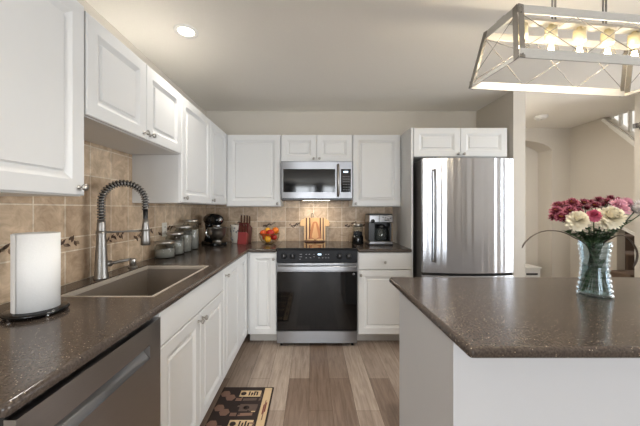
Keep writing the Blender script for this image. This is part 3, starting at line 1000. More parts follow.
MB().lathe([(0.0, 0.158), (0.026, 0.156), (0.026, 0.170), (0.0, 0.172)], 24, (0, 0, 0.283), 'X', cap=False).obj('hub_cap', 'chrome', hdm, label='chrome hub cap')
MB().lathe([(0.0, 0.205), (0.045, 0.205), (0.045, 0.228), (0.0, 0.228)], 24, (0.085, 0, 0), cap=False).obj('planetary', 'chrome', mx, label='chrome beater hub')
MB().cyl((0.085, 0, 0.10), (0.085, 0, 0.206), 0.006, n=10).obj('beater_shaft', 'chrome', mx)
MB().lathe([(0.0, 0.036), (0.05, 0.036), (0.05, 0.046), (0.04, 0.052), (0.055, 0.066), (0.082, 0.10), (0.098, 0.145), (0.103, 0.20), (0.107, 0.202), (0.103, 0.196), (0.096, 0.145), (0.080, 0.102), (0.05, 0.068), (0.0, 0.06)], 40, (0.085, 0, 0), cap=False).obj('bowl', 'nickel', mx, label='polished stainless bowl')
MB().tube([(0.10, -0.10, 0.185), (0.11, -0.135, 0.18), (0.115, -0.14, 0.14), (0.11, -0.12, 0.11), (0.105, -0.088, 0.115)], 0.006, 10).obj('bowl_handle', 'chrome', mx)

# ------------------------------------------------------------------ cream floral crock
ck = thing('ceramic_crock', 'cream ceramic crock with grey floral pattern behind the mixer bowl', 'crock', (-0.845, 3.24, CT))
mb = MB().lathe([(0.0, 0.0), (0.050, 0.0), (0.056, 0.01), (0.064, 0.17), (0.068, 0.20), (0.062, 0.20), (0.058, 0.17), (0.050, 0.015), (0.0, 0.012)], 32, cap=False)
body = mb.obj('pot', 'cream', ck)
mb = MB()
for i in range(26):
    a = R(180 + i * 14 + random.uniform(-4, 4))
    z = random.uniform(0.03, 0.17)
    r = 0.0565 + 0.008 * z / 0.17
    mb.ball((r * math.cos(a), r * math.sin(a), z), 0.010, 0.010, 0.012, n=8)
mb.obj('floral_pattern', 'greyflower', body, label='grey floral pattern')

# ------------------------------------------------------------------ knife block and knives
kb = thing('knife_block', 'red wooden knife block beside the mixer', 'knife block', (-0.745, 3.16, CT), R(-8))
lean = R(14)
mb = MB()
mb.prism([(-0.035, 0.0), (0.10, 0.0), (0.135, 0.165), (0.02, 0.225)], 'X', -0.068, 0.045)
mb.obj('rear_block', 'darkred', kb, bevel=0.004, label='dark red slanted rear block')
mb = MB().prism([(-0.105, 0.0), (-0.037, 0.0), (-0.024, 0.105), (-0.088, 0.13)], 'X', -0.035, 0.062)
mb.obj('front_block', 'redblock', kb, bevel=0.003, label='bright red front block')


def knife(label, x, y, z, ln, r, pal='darkred'):
    k = thing('kitchen_knife', label, 'knife', (-0.745 + x * math.cos(R(-8)) - y * math.sin(R(-8)), 3.16 + x * math.sin(R(-8)) + y * math.cos(R(-8)), CT + z), R(-8), 'knives in the red block', (R(11), R(6), R(-8)))
    MB().box(-r * 0.7, r * 0.7, -r, r, 0.012, ln).obj('handle', pal, k, bevel=r * 0.4)
    MB().box(-r * 0.75, r * 0.75, -r * 1.1, r * 1.1, 0.0, 0.012).obj('bolster', 'chrome', k, label='steel bolster')
    MB().box(-r * 0.72, r * 0.72, -r * 1.05, r * 1.05, ln, ln + 0.008).obj('end_cap', 'chrome', k, label='steel end cap')
    return k


for i, (x, nm) in enumerate(((-0.022, 'left'), (0.005, 'middle'), (0.033, 'right'))):
    knife('%s one of the three small steak knives in the front red block' % ('leftmost' if i == 0 else 'middle' if i == 1 else 'rightmost'), x + 0.008, -0.062 + 0.002 * i, 0.120, 0.085, 0.0075, 'walnut')
for i, (x, y, z) in enumerate(((-0.050, 0.045, 0.214), (-0.020, 0.055, 0.209), (0.012, 0.058, 0.207), (0.034, 0.075, 0.198))):
    knife(['large knife at the left end of the dark red rear block', 'large knife second from left in the dark red rear block', 'large knife third from left in the dark red rear block', 'large knife at the right end of the dark red rear block'][i], x, y, z, 0.095, 0.010, 'walnut')

# ------------------------------------------------------------------ fruit bowl
fbx, fby = -0.465, 3.13
fb = thing('fruit_bowl', 'bronze wire fruit bowl on the counter left of the range', 'fruit bowl', (fbx, fby, CT))


def bowl_r(t):
    return 0.045 + 0.065 * math.sin(t * math.pi / 2) ** 0.9, 0.006 + 0.105 * t ** 1.4


mb = MB()
for i in range(20):
    a = 2 * math.pi * i / 20
    pts = []
    for k in range(9):
        r, z = bowl_r(k / 8)
        pts.append((r * math.cos(a), r * math.sin(a), z))
    mb.tube(pts, 0.0018, 6)
mb.obj('rib', 'goldwire', fb)
for tt, rad, nm in ((0, 0.003, 'foot_ring'), (1, 0.0035, 'rim')):
    r, z = bowl_r(tt)
    MB().tube([(r * math.cos(2 * math.pi * i / 40), r * math.sin(2 * math.pi * i / 40), max(z, rad)) for i in range(40)], rad, 8, closed=True).obj(nm, 'goldwire', fb)
MB().lathe([(0.0, 0.004), (0.046, 0.004), (0.046, 0.008), (0.0, 0.008)], 24, cap=False).obj('bottom_plate', 'goldwire', fb)


def fruit(name, label, cat, x, y, z, r, mt, stem=True):
    f = thing(name, label, cat, (fbx + x, fby + y, CT + z), random.uniform(0, 6), 'fruit in the wire bowl')
    prof = []
    for i in range(15):
        a = math.pi * i / 14
        dip = 0.14 * math.exp(-((a) / 0.35) ** 2) + 0.10 * math.exp(-((math.pi - a) / 0.35) ** 2) if stem else 0
        prof.append((r * math.sin(a) * (1.03 if stem else 1), r * (-math.cos(a)) * 0.93 * (1 - dip)))
    MB().lathe(prof, 24, cap=False).obj('flesh', mt, f)
    if stem:
        MB().tube([(0, 0, r * 0.75), (0.002, 0.001, r * 1.1)], 0.0016, 6).obj('stem', 'twig', f, label='brown stem')
    else:
        MB().ball((0, 0, r * 0.92), 0.004, 0.004, 0.002, n=8).obj('stem_button', 'twig', f)
    return f


fruit('orange', 'yellow orange at the front bottom of the wire bowl', 'orange', -0.008, -0.052, 0.054, 0.037, 'lemon', False)
fruit('apple', 'red apple in the middle of the wire bowl', 'apple', 0.022, -0.055, 0.122, 0.041, 'apple')
fruit('apple', 'orange-red apple at the left of the wire bowl', 'apple', -0.058, -0.02, 0.117, 0.038, 'peach')
fruit('orange', 'yellow fruit at the back of the wire bowl', 'fruit', -0.022, 0.044, 0.138, 0.037, 'lemon', False)
fruit('orange', 'bright orange fruit highest at the right of the wire bowl', 'orange', 0.066, 0.018, 0.142, 0.038, 'orange', False)
fruit('apple', 'dark red apple low at the back right of the wire bowl', 'apple', 0.045, 0.04, 0.066, 0.036, 'apple')
fruit('apple', 'orange-red apple low at the back left of the wire bowl', 'apple', -0.045, 0.045, 0.062, 0.035, 'peach')

# ------------------------------------------------------------------ cutting boards on the strip behind the range
cbz = 0.926
tilt = R(-9)
cb = thing('cutting_board', 'striped maple and walnut cutting board with side handles leaning on the tiles', 'cutting board', (0.032, 3.292, cbz), 0, None, (tilt, 0, 0))
hw, hb = 0.122, 0.27
edges = [(-0.122, -0.105, 'maple2'), (-0.105, -0.088, 'walnut'), (-0.088, -0.066, 'maple2'), (-0.066, -0.052, 'walnut'), (-0.052, 0.056, 'maple'), (0.056, 0.072, 'walnut'), (0.072, 0.090, 'maple2'), (0.090, 0.104, 'walnut'), (0.104, 0.122, 'maple2')]
mats = ['maple2', 'walnut', 'maple']
mb = MB()
for a, b, mname in edges:
    mb.box(a, b, 0, 0.02, 0.012, hb, mats.index(mname))
mb.obj('board', mats, cb, label='maple board with dark walnut stripes')
for s in (-1, 1):
    arc = [(s * hw, 0.172), (s * hw, 0.258), (s * 0.150, 0.250), (s * 0.166, 0.230), (s * 0.172, 0.205), (s * 0.166, 0.172)]
    if s < 0:
        arc = arc[::-1]
    MB().prism(arc, 'Y', 0.002, 0.018).obj('side_handle', 'maple2', cb, bevel=0.003, label='pale side handle')
lp = [(-0.028 + 0.012 * math.cos(2 * math.pi * i / 20), 0.014, hb + 0.022 + 0.034 * math.sin(2 * math.pi * i / 20)) for i in range(20)]
MB().tube(lp, 0.003, 6, closed=True).obj('hanging_loop', 'twig', cb)
cb2 = thing('cutting_board', 'smaller tapered wooden board with a pointed inlay in front of the striped board', 'cutting board', (0.036, 3.266, cbz), 0, None, (tilt, 0, 0))
MB().prism([(-0.066, 0.02), (-0.05, 0.012), (0.05, 0.012), (0.066, 0.02), (0.058, 0.12), (0.024, 0.225), (0.0, 0.232), (-0.024, 0.225), (-0.058, 0.12)], 'Y', 0.003, 0.014).obj('board', 'cherry', cb2, bevel=0.003)
MB().prism([(-0.040, 0.05), (0.0, 0.022), (0.040, 0.05), (0.006, 0.21), (-0.006, 0.21)], 'Y', 0.0, 0.006).obj('inlay', 'maple', cb2, label='pale pointed inlay')
st = thing('board_stand', 'dark wooden stand holding the cutting boards behind the range', 'stand', (0.034, 3.25, cbz))
MB().box(-0.115, 0.105, -0.03, 0.072, 0.0, 0.009).obj('plinth', 'walnut', st, bevel=0.003)
for s in (-1, 1):
    MB().ball((s * 0.052, -0.012, 0.021), 0.044, 0.014, 0.012, n=16).obj('rest', 'maple2', st, label='pale rounded rest')

# ------------------------------------------------------------------ coffee jar and coffee maker
cj = thing('coffee_grinder', 'black and clear jar-shaped grinder left of the coffee maker', 'grinder', (0.492, 3.10, CT))
MB().lathe([(0.0, 0.0), (0.060, 0.0), (0.063, 0.01), (0.060, 0.07), (0.054, 0.095), (0.0, 0.095)], 28, cap=False).obj('motor_base', 'blackgloss', cj)
MB().lathe([(0.050, 0.095), (0.054, 0.10), (0.055, 0.175), (0.048, 0.188), (0.045, 0.188), (0.052, 0.175), (0.051, 0.10), (0.050, 0.095)], 28, cap=False).obj('clear_bowl', 'jarglass', cj)
MB().lathe([(0.0, 0.096), (0.048, 0.096), (0.048, 0.135), (0.0, 0.14)], 24, cap=False).obj('contents', 'beans', cj, label='dark contents')
MB().lathe([(0.0, 0.188), (0.052, 0.188), (0.052, 0.212), (0.046, 0.219), (0.0, 0.219)], 28, cap=False).obj('lid', 'nickel', cj, label='metal lid')

cm = thing('coffee_maker', 'black and stainless drip coffee maker at the right end of the counter', 'coffee maker', (0.715, 2.98, CT))
W2 = 0.125
MB().box(-W2, W2, 0.0, 0.23, 0.0, 0.016).obj('base', 'black', cm, bevel=0.005)
MB().box(-W2 + 0.004, W2 - 0.004, -0.003, 0.20, 0.016, 0.040).obj('base_band', 'steel', cm, bevel=0.004, label='stainless base band')
MB().box(-W2, -0.060, 0.02, 0.23, 0.040, 0.235).box(-0.060, W2, 0.165, 0.23, 0.040, 0.235).box(0.105, W2, 0.06, 0.165, 0.04, 0.235).obj('column', 'black', cm, bevel=0.004)
hd = MB().box(-W2, W2, 0.0, 0.23, 0.235, 0.315).obj('brew_head', 'steel', cm, bevel=0.008, label='stainless brew head')
MB().box(-W2 + 0.005, W2 - 0.005, 0.005, 0.225, 0.314, 0.326).obj('lid', 'black', hd, bevel=0.004)
MB().box(-0.022, -0.017, -0.003, 0.004, 0.240, 0.312).obj('seam', 'black', hd)
MB().lathe([(0, 0), (0.022, 0), (0.020, 0.006), (0, 0.006)], 20, (-0.085, 0.0, 0.252), '-Y', cap=False).obj('dial', 'black', hd, label='black dial')
mb = MB()
for x in (0.02, 0.045, 0.07, 0.095):
    mb.lathe([(0, 0), (0.006, 0), (0.006, 0.003), (0, 0.003)], 12, (x, 0.0, 0.283 + 0.008 * math.sin(x * 60)), '-Y', cap=False)
mb.box(0.035, 0.085, -0.002, 0.002, 0.255, 0.268)
mb.obj('button', 'black', hd)
MB().lathe([(0.0, 0.042), (0.055, 0.042), (0.066, 0.06), (0.068, 0.10), (0.060, 0.15), (0.048, 0.175), (0.046, 0.18), (0.043, 0.18), (0.057, 0.15), (0.065, 0.10), (0.063, 0.06), (0.0, 0.046)], 32, (0.018, 0.085, 0), cap=False).obj('carafe', 'jarglass', cm, label='glass carafe')
MB().lathe([(0.047, 0.172), (0.052, 0.172), (0.052, 0.20), (0.03, 0.215), (0.0, 0.215)], 28, (0.018, 0.085, 0), cap=False).obj('carafe_lid', 'black', cm)
MB().tube([(0.065, 0.05, 0.185), (0.088, 0.025, 0.18), (0.094, 0.02, 0.13), (0.088, 0.025, 0.08), (0.075, 0.045, 0.07)], 0.008, 10).obj('carafe_handle', 'black', cm)

# ------------------------------------------------------------------ floor mat
mb = MB()
mx0, mx1, my0, my1 = -0.635, -0.275, 0.95, 2.08
mb.box(mx0, mx1, my0, my1, 0.0, 0.008, 0)


def patch(x0, x1, y0, y1, mi, skew=0.0, h=0.0088):
    mb.prism([(x0, y0), (x1, y0 + skew), (x1, y1 + skew), (x0, y1)], 'Z', 0.0075, h, mi)


patch(-0.335, -0.285, 0.98, 2.07, 1)                       # cream board on the right
for y in (1.86, 1.62, 1.38, 1.12):
    patch(-0.318, -0.298, y - 0.06, y + 0.03, 5, 0.03, 0.0094)
    patch(-0.312, -0.305, y - 0.11, y + 0.07, 2, 0.01, 0.0096)
yy = 2.05
k = 0
while yy > 1.0:                                             # dark ground with pale signs and cups
    patch(-0.50 + 0.03 * (k % 2), -0.355, yy - 0.075, yy - 0.010, (1, 4, 1, 3)[k % 4], 0.0)
    mb.lathe([(0, 0.0078), (0.019, 0.0078), (0.019, 0.0095), (0, 0.0095)], 16, (-0.475 + 0.05 * (k % 2), yy - 0.043, 0), mi=0, cap=False)
    for q in range(4):
        patch(-0.44 + 0.018 * q, -0.43 + 0.018 * q, yy - 0.065, yy - 0.022 - 0.012 * (q % 2), (0, 4)[k % 2], 0.004, 0.0095)
    patch(-0.515, -0.475, yy - 0.118, yy - 0.090, 2)
    patch(-0.465, -0.375, yy - 0.118, yy - 0.094, (4, 2)[k % 2], 0.005)
    patch(-0.36, -0.345, yy - 0.12, yy - 0.05, (4, 0)[k % 2], 0.01)
    for q in range(5):
        qx = random.uniform(-0.53, -0.36)
        qy = yy - random.uniform(0.01, 0.12)
        patch(qx, qx + random.uniform(0.008, 0.03), qy, qy + random.uniform(0.006, 0.016), random.choice((2, 4, 3, 1, 0)), random.uniform(-0.004, 0.004), 0.0090 + 0.0001 * q)
    for q, (cx, cy) in enumerate(((-0.60, yy - 0.045), (-0.555, yy - 0.085))):
        mb.prism([(cx + 0.034 * math.cos(R(60 * i)), cy + 0.034 * math.sin(R(60 * i))) for i in range(6)], 'Z', 0.0075, 0.009, 2)
    yy -= 0.142
    k += 1
tag(mb.obj('floor_mat', ['matdark', 'matcream', 'matbrown', 'mattan', 'matgrey', 'matred']), 'dark brown and cream patterned kitchen mat by the sink cabinet', 'mat')

# ------------------------------------------------------------------ recessed light, smoke detector
DL = (-0.81, 1.853)


def downlight(x, y, label, power, spread=125):
    d = thing('recessed_light', label, 'ceiling light', (x, y, CEIL), 0, 'recessed ceiling lights')
    MB().lathe([(0.052, -0.001), (0.075, -0.0005), (0.075, -0.006), (0.055, -0.008), (0.050, -0.004)], 40, cap=False).obj('trim_ring', 'trimwhite', d, label='white trim ring')
    MB().lathe([(0.0, -0.002), (0.051, -0.002), (0.051, -0.0035), (0.0, -0.0035)], 32, cap=False).obj('lens', 'lens', d, label='lit lens')
    l = bpy.data.lights.new('downlight_lamp', 'AREA')
    l.shape = 'DISK'
    l.size = 0.1
    l.spread = R(spread)
    l.energy = power
    l.color = (1.0, 0.94, 0.85)
    lo = bpy.data.objects.new('downlight_lamp', l)
    lo.location = (x, y, CEIL - 0.012)
    COL.objects.link(lo)
    lo.parent = None
    return d


downlight(DL[0], DL[1], 'lit round recessed ceiling light above the left cabinets', 3)
downlight(-0.81, 0.35, 'added out-of-view ceiling light over the near end of the left counter', 1.5)  # added fill for the near cabinets, out of frame
downlight(0.35, 1.05, 'added out-of-view ceiling light above the island aisle', 4.5)  # added overhead fill, out of frame
downlight(2.36, 3.34, 'added hidden ceiling light in the hall behind the refrigerator wall', 6.5, 172)  # added to brighten the hall, hidden behind the partition
sd = thing('smoke_detector', 'round white smoke detector on the hall ceiling', 'smoke detector', (2.83, 3.56, CEIL))
MB().lathe([(0.0, 0.0), (0.072, 0.0), (0.072, -0.016), (0.0, -0.016)], 32, cap=False).obj('base', 'trimwhite', sd)
MB().lathe([(0.064, -0.016), (0.062, -0.030), (0.045, -0.040), (0.0, -0.040)], 32, cap=False).obj('cover', 'trimwhite', sd, sharp=30)
MB().lathe([(0.0, -0.040), (0.014, -0.040), (0.012, -0.043), (0.0, -0.043)], 16, cap=False).obj('test_button', 'toe', sd)

# ------------------------------------------------------------------ lantern chandelier
lx, ly = 1.265, 1.362
ln = thing('lantern_chandelier', 'long whitewashed lantern chandelier with five bulbs above the island', 'chandelier', (lx, ly, 0), R(6.5))
zb_, zt_ = 1.905, 2.160
bl, bw, tl, tw = 0.45, 0.152, 0.408, 0.098
B4 = [(-bl, -bw), (bl, -bw), (bl, bw), (-bl, bw)]
T4 = [(-tl, -tw), (tl, -tw), (tl, tw), (-tl, tw)]
mb = MB()
for k in range(4):
    a, b = B4[k], B4[(k + 1) % 4]
    hb_ = 0.038 if k % 2 == 0 else 0.014
    mb.bar((a[0], a[1], zb_ + hb_ / 2), (b[0], b[1], zb_ + hb_ / 2), 0.006, hb_)
mb.obj('lower_frame', 'whitewash', ln)
mb = MB()
for k in range(4):
    a, b = T4[k], T4[(k + 1) % 4]
    mb.bar((a[0], a[1], zt_ - 0.018), (b[0], b[1], zt_ - 0.018), 0.006, 0.036)
mb.obj('upper_frame', 'whitewash', ln)
for k in range(4):
    a, b = Vector((*B4[k], zb_)), Vector((*T4[k], zt_))
    d = (b - a).normalized()
    sx, sy = (1 if a.x > 0 else -1), (1 if a.y > 0 else -1)
    p = MB()
    p.bar(a + Vector((-sx * 0.010, sy * 0.0045, 0)), b + Vector((-sx * 0.010, sy * 0.0045, 0)), 0.024, 0.003, up=(0, 1, 0))
    p.bar(a + Vector((sx * 0.0045, -sy * 0.010, 0)), b + Vector((sx * 0.0045, -sy * 0.010, 0)), 0.003, 0.024, up=(0, 1, 0))
    po = p.obj('corner_strap', 'greymetal', ln, label='grey riveted corner strap')
    r = MB()
    for q in (0.06, 0.16, 0.84, 0.94):
        c = a + (b - a) * q
        r.ball((c.x - sx * 0.010, c.y + sy * 0.007, c.z), 0.004, n=8)
    r.obj('rivet', 'greymetal', po)


def wires(name, P):
    """crossed wires in one face; P(u, v) gives a point of the face"""
    m = MB()
    n = 3
    for i in range(n):
        u0, u1 = i / n, (i + 1) / n
        m.tube([P(u0, 0), P(u1, 1)], 0.0018, 6)
        m.tube([P(u0, 1), P(u1, 0)], 0.0018, 6)
    m.obj('cross_wire', 'wire', ln)


for s in (-1, 1):
    wires('x', lambda u, v, s=s: (-bl + 2 * bl * u + (bl - tl) * v * (1 - 2 * u), s * (bw + (tw - bw) * v), zb_ + 0.03 + (zt_ - 0.03 - zb_ - 0.03) * v))
    m = MB()
    for f0, f1 in ((0, 1), (1, 0)):
        q = lambda f, v: (s * (bl + (tl - bl) * v), (-1 + 2 * f) * (bw + (tw - bw) * v), zb_ + 0.03 + (zt_ - zb_ - 0.06) * v)
        m.tube([q(f0, 0), q(f1, 1)], 0.0018, 6)
    m.obj('cross_wire', 'wire', ln)
MB().box(-tl, tl, -0.022, 0.022, zt_ - 0.006, zt_ + 0.006).obj('lamp_bar', 'whitewash', ln)
for i in range(5):
    x = -0.30 + 0.15 * i
    s = MB().lathe([(0.0, zt_ - 0.006), (0.010, zt_ - 0.006), (0.010, zt_ - 0.018), (0.024, zt_ - 0.020), (0.024, zt_ - 0.078), (0.0, zt_ - 0.078)], 24, (x, 0, 0), cap=False).obj('lamp_socket', 'socket', ln, label='cream gold lamp socket')
    MB().lathe([(0.014, zt_ - 0.078), (0.016, zt_ - 0.09), (0.026, zt_ - 0.112), (0.029, zt_ - 0.13), (0.024, zt_ - 0.148), (0.010, zt_ - 0.158), (0.0, zt_ - 0.159)], 24, (x, 0, 0), cap=False).obj('bulb', 'bulbglass', s, label='clear glass bulb')
    m = MB()
    for q in range(5):
        a = 2 * math.pi * q / 5
        m.tube([(x + 0.006 * math.cos(a), 0.006 * math.sin(a), zt_ - 0.100), (x + 0.013 * math.cos(a), 0.013 * math.sin(a), zt_ - 0.140)], 0.0024, 6)
    m.obj('filament', 'filament', s, label='glowing filament')
    l = bpy.data.lights.new('bulb_lamp', 'POINT')
    l.energy = 1.4
    l.color = (1.0, 0.92, 0.80)
    l.shadow_soft_size = 0.012
    lo = bpy.data.objects.new('bulb_lamp', l)
    c, s_ = math.cos(R(6.5)), math.sin(R(6.5))
    lo.location = (lx + x * c, ly + x * s_, zt_ - 0.12)
    COL.objects.link(lo)
for x in (-0.135, 0.135):
    MB().cyl((x - 0.008, 0, zt_), (x - 0.008, 0, CEIL - 0.02), 0.004, n=10).cyl((x + 0.008, 0, zt_), (x + 0.008, 0, CEIL - 0.02), 0.004, n=10).obj('hanging_rod', 'greymetal', ln)
MB().box(-0.28, 0.28, -0.05, 0.05, CEIL - 0.025, CEIL).obj('ceiling_canopy', 'whitewash', ln, bevel=0.004)

# ------------------------------------------------------------------ hall: cabinet in the recess, stairs, bracket
hc = thing('hall_cabinet', 'low white cabinet in the arched hall recess', 'cabinet', (2.62, 4.06, 0))
MB().box(0, 0.60, 0.0, 0.255, 0.0, 0.455).obj('carcass', 'trimwhite', hc, bevel=0.003)
MB().box(-0.01, 0.61, -0.012, 0.256, 0.455, 0.475).obj('top', 'trimwhite', hc, bevel=0.003)
MB().box(0.40, 0.56, -0.004, 0.002, 0.365, 0.39).obj('slot_handle', 'gap', hc, label='dark slot handle')

stt = thing('staircase', 'brown carpeted stair steps at the hall end beyond the flower vase', 'stairs', (3.65, 2.89, 0))
for i in range(8):
    MB().box(-0.16 if i < 2 else 0.105, 1.04, 0.27 * i, 0.27 * i + 0.285, 0.0 if i < 2 else 0.19 * (i + 1) - 0.03, 0.19 * (i + 2)).obj('step', 'carpet', stt, bevel=0.018, seg=3)

rl = thing('stair_railing', 'white stair balusters above the sloped hall wall trim', 'railing', (3.70, 2.9, 1.75))
for i in range(7):
    y = 0.05 + 0.1 * i
    MB().box(-0.013, 0.013, y - 0.013, y + 0.013, -0.04 + (y + 0.02) * 1.035, min(0.69, 0.75 + y * 1.035)).obj('baluster', 'trimwhite', rl)

bk = thing('wall_bracket', 'small dark metal bracket high on the wall edge at the right', 'bracket', (3.225, PY + 0.06, 2.11), R(-90))
MB().box(-0.012, 0.05, -0.012, 0.0, -0.035, 0.035).obj('back_plate', 'fridgeside', bk, bevel=0.003)
MB().tube([(0.0, -0.01, 0.0), (0.0, -0.05, 0.0), (0.09, -0.05, 0.005)], 0.012, 12).obj('arm', 'nickel', bk)
MB().box(-0.02, 0.012, -0.066, -0.034, -0.022, 0.022).obj('end_block', 'fridgeside', bk, bevel=0.003)

# ------------------------------------------------------------------ vase and flowers
vx, vy = 1.222, 1.245
IT = 0.920
vs = thing('glass_vase', 'ribbed clear glass vase of flowers on the island', 'vase', (vx, vy, IT))


def vase_r(z):
    t = z / 0.235
    return 0.058 - 0.0105 * math.sin(math.pi * min(1, max(0, (t - 0.08) / 0.94))) ** 1.2 - 0.002 * t


prof = []
nz = 88
for i in range(nz + 1):
    z = 0.004 + 0.231 * i / nz
    prof.append((vase_r(z) + 0.0026 * math.sin(2 * math.pi * i / 8), z))
outer = [(0.0, 0.0), (0.052, 0.0), (0.056, 0.002)] + prof
inner = [(r - 0.005, z) for r, z in reversed(prof)]
inner = [(vase_r(z) - 0.006, z) for r, z in reversed(prof[3:])] + [(0.0, 0.014)]
MB().lathe(outer + inner, 56, cap=False).obj('glass_body', 'vaseglass', vs)
MB().lathe([(0.0, 0.0145)] + [(vase_r(z) - 0.0066, z) for z in (0.016, 0.04, 0.07, 0.10, 0.13)] + [(0.0, 0.13)], 40, cap=False).obj('water', 'water', vs, label='clear water')


def petal(mb, base, out, up, ln, wd, curl, mi=0, tip=None, seg=4):
    """one curved petal strip from base along out, bending to up"""
    out, up = Vector(out).normalized(), Vector(up).normalized()
    side = out.cross(up).normalized()
    prev = None
    p = Vector(base)
    ang = 0.0
    for i in range(seg + 1):
        t = i / seg
        wv = wd * (0.35 + 0.65 * math.sin(math.pi * min(1.0, 0.25 + 0.62 * t)))
        if i == seg:
            wv *= 0.6
        a, b, = mb.bm.verts.new(p - side * wv / 2 + up * 0.1 * wv), mb.bm.verts.new(p + side * wv / 2 + up * 0.1 * wv)
        if prev:
            mb.face([prev[0], prev[1], b, a], (tip if (tip is not None and i == seg) else mi), True)
        prev = (a, b)
        ang = curl * (t + 0.5 / seg)
        p = p + (out * math.cos(ang) + up * math.sin(ang)) * (ln / seg)


def bloom(parent, c, r, mats, layers, normal, kind='mum', label=None, name='bloom'):
    mb = MB()
    nrm = Vector(normal).normalized()
    u = nrm.orthogonal().normalized()
    v = nrm.cross(u)
    c = Vector(c)
    for L in range(layers):
        f = L / max(1, layers - 1)
        el = R(-12 + 86 * f) if kind == 'mum' else R(-48 + 132 * f)
        n = int((22 if kind == 'mum' else 19) * (1 - 0.55 * f)) + 3
        for i in range(n):
            a = 2 * math.pi * (i + 0.5 * (L % 2)) / n + random.uniform(-0.14, 0.14)
            rad = u * math.cos(a) + v * math.sin(a)
            e2 = el + random.uniform(-0.16, 0.16)
            out = rad * math.cos(e2) + nrm * math.sin(e2)
            up = nrm * math.cos(e2) - rad * math.sin(e2)
            ln_ = r * (1.0 - 0.28 * f) * random.uniform(0.9, 1.06)
            wd = r * (0.24 if kind == 'mum' else 0.44)
            if kind != 'mum':
                ln_ = r * random.uniform(0.80, 1.0)
            petal(mb, c + nrm * (r * 0.06 * f), out, up, ln_, wd, random.uniform(0.2, 0.8) if kind == 'mum' else random.uniform(0.1, 0.7), 0, 1 if len(mats) > 1 else None)
    o = mb.obj(name, mats, parent, label=label)
    if kind == 'mum' and len(mats) > 2:
        e = MB().ball(c + nrm * r * 0.30, r * 0.26, r * 0.26, r * 0.16, n=10).obj('flower_centre', mats[2], o, label='yellow flower centre')
    return o


def flower(label, cat, heads, r, mats, layers, kind, leafs=2, name='cut_flower', group=None):
    """heads: world positions; the stem runs from the vase bottom up to them"""
    root = thing(name, label, cat, (vx, vy, IT))
    H = [Vector(h) - Vector((vx, vy, IT)) for h in heads]
    mid = sum(H, Vector()) / len(H)
    ang = math.atan2(mid.y, mid.x)
    foot = Vector((-0.040 * math.cos(ang) + random.uniform(-0.012, 0.012), -0.034 * math.sin(ang) + random.uniform(-0.01, 0.01), 0.020))
    rim = Vector((mid.x * 0.24, mid.y * 0.24, 0.235))
    q = (rim.x ** 2 + rim.y ** 2) ** 0.5
    if q > 0.036:
        rim.x *= 0.036 / q
        rim.y *= 0.036 / q
    fork = rim * 0.55 + mid * 0.45
    fork.z = rim.z + (mid.z - rim.z) * 0.42
    sm = MB().tube([foot, foot * 0.5 + rim * 0.5, rim, fork], 0.0026, 7)
    for h in H:
        md_ = (fork + h) / 2 + Vector((0, 0, -0.006))
        sm.tube([fork, md_, h - Vector((0, 0, 0.004))], [0.0024, 0.0019, 0.0016], 6)
    sm.obj('stem', 'stem', root)
    for k in range(leafs):
        m = MB()
        t = 0.25 + 0.5 * k / max(1, leafs)
        p = rim + (fork - rim) * t if k % 2 == 0 else (foot + rim) * 0.5 + (rim - foot) * random.uniform(-0.05, 0.3)
        a = ang + random.uniform(-1.6, 1.6)
        o = Vector((math.cos(a), math.sin(a), 0.5))
        if k % 2:
            o = Vector((math.cos(a) * 0.12, math.sin(a) * 0.12, 1))
        petal(m, p, o, Vector((-math.cos(a) * 0.4, -math.sin(a) * 0.4, 1)), 0.05 if k % 2 == 0 else 0.06, 0.020, -0.5, 0, None, 6)
        m.obj('leaf', 'leaf', root)
    for h in H:
        nn = (h - fork).normalized() * 0.6 + Vector((0, -0.55, 0.35))
        bloom(root, h, r * random.uniform(0.93, 1.07), mats, layers, nn, kind)
    return root


def at(px, py, Y):
    return ((px - 312) / FPX * Y, Y, EYE - (py - 209) / FPX * Y)


RED = ['pred', 'predtip', 'pyellow']
flower('spray of burgundy mums at the left of the bouquet', 'flower', [at(x, y, Y) for x, y, Y in ((556, 211, 1.24), (564, 205, 1.28), (572, 203, 1.22), (580, 207, 1.30), (561, 217, 1.22), (570, 211, 1.20), (554, 217, 1.28), (583, 203.5, 1.26), (577, 212, 1.22), (565, 212, 1.26), (558, 206, 1.27), (574, 207, 1.26), (586, 209, 1.30))], 0.026, RED, 4, 'mum', 6)
flower('spray of burgundy mums at the top middle of the bouquet', 'flower', [at(x, y, Y) for x, y, Y in ((598, 201, 1.32), (606, 202, 1.28), (612, 205, 1.30), (602, 206, 1.34), (590, 204, 1.36), (609, 199, 1.34), (595, 206, 1.30), (616, 201, 1.33))], 0.026, RED, 4, 'mum', 5)
flower('large cream white carnation at the left front of the bouquet', 'flower', [at(577, 221, 1.18)], 0.046, ['pwhite'], 10, 'carnation', 5)
flower('large cream white carnation at the right front of the bouquet', 'flower', [at(609, 218.5, 1.18)], 0.050, ['pwhite'], 10, 'carnation', 5)
flower('small pink carnation between the two cream carnations', 'flower', [at(593.5, 216, 1.16)], 0.028, ['ppink'], 9, 'carnation', 5)
flower('spray of pale pink mums at the upper right of the bouquet', 'flower', [at(x, y, Y) for x, y, Y in ((618, 205, 1.24), (625, 203, 1.28), (621, 210, 1.22), (628, 209, 1.30))], 0.033, ['plilac'], 5, 'mum', 5)
flower('white mum spray at the far right of the bouquet', 'flower', [at(x, y, Y) for x, y, Y in ((634, 211, 1.26), (639, 206, 1.28), (641, 213, 1.24))], 0.036, ['pwhite2'], 6, 'mum', 4)
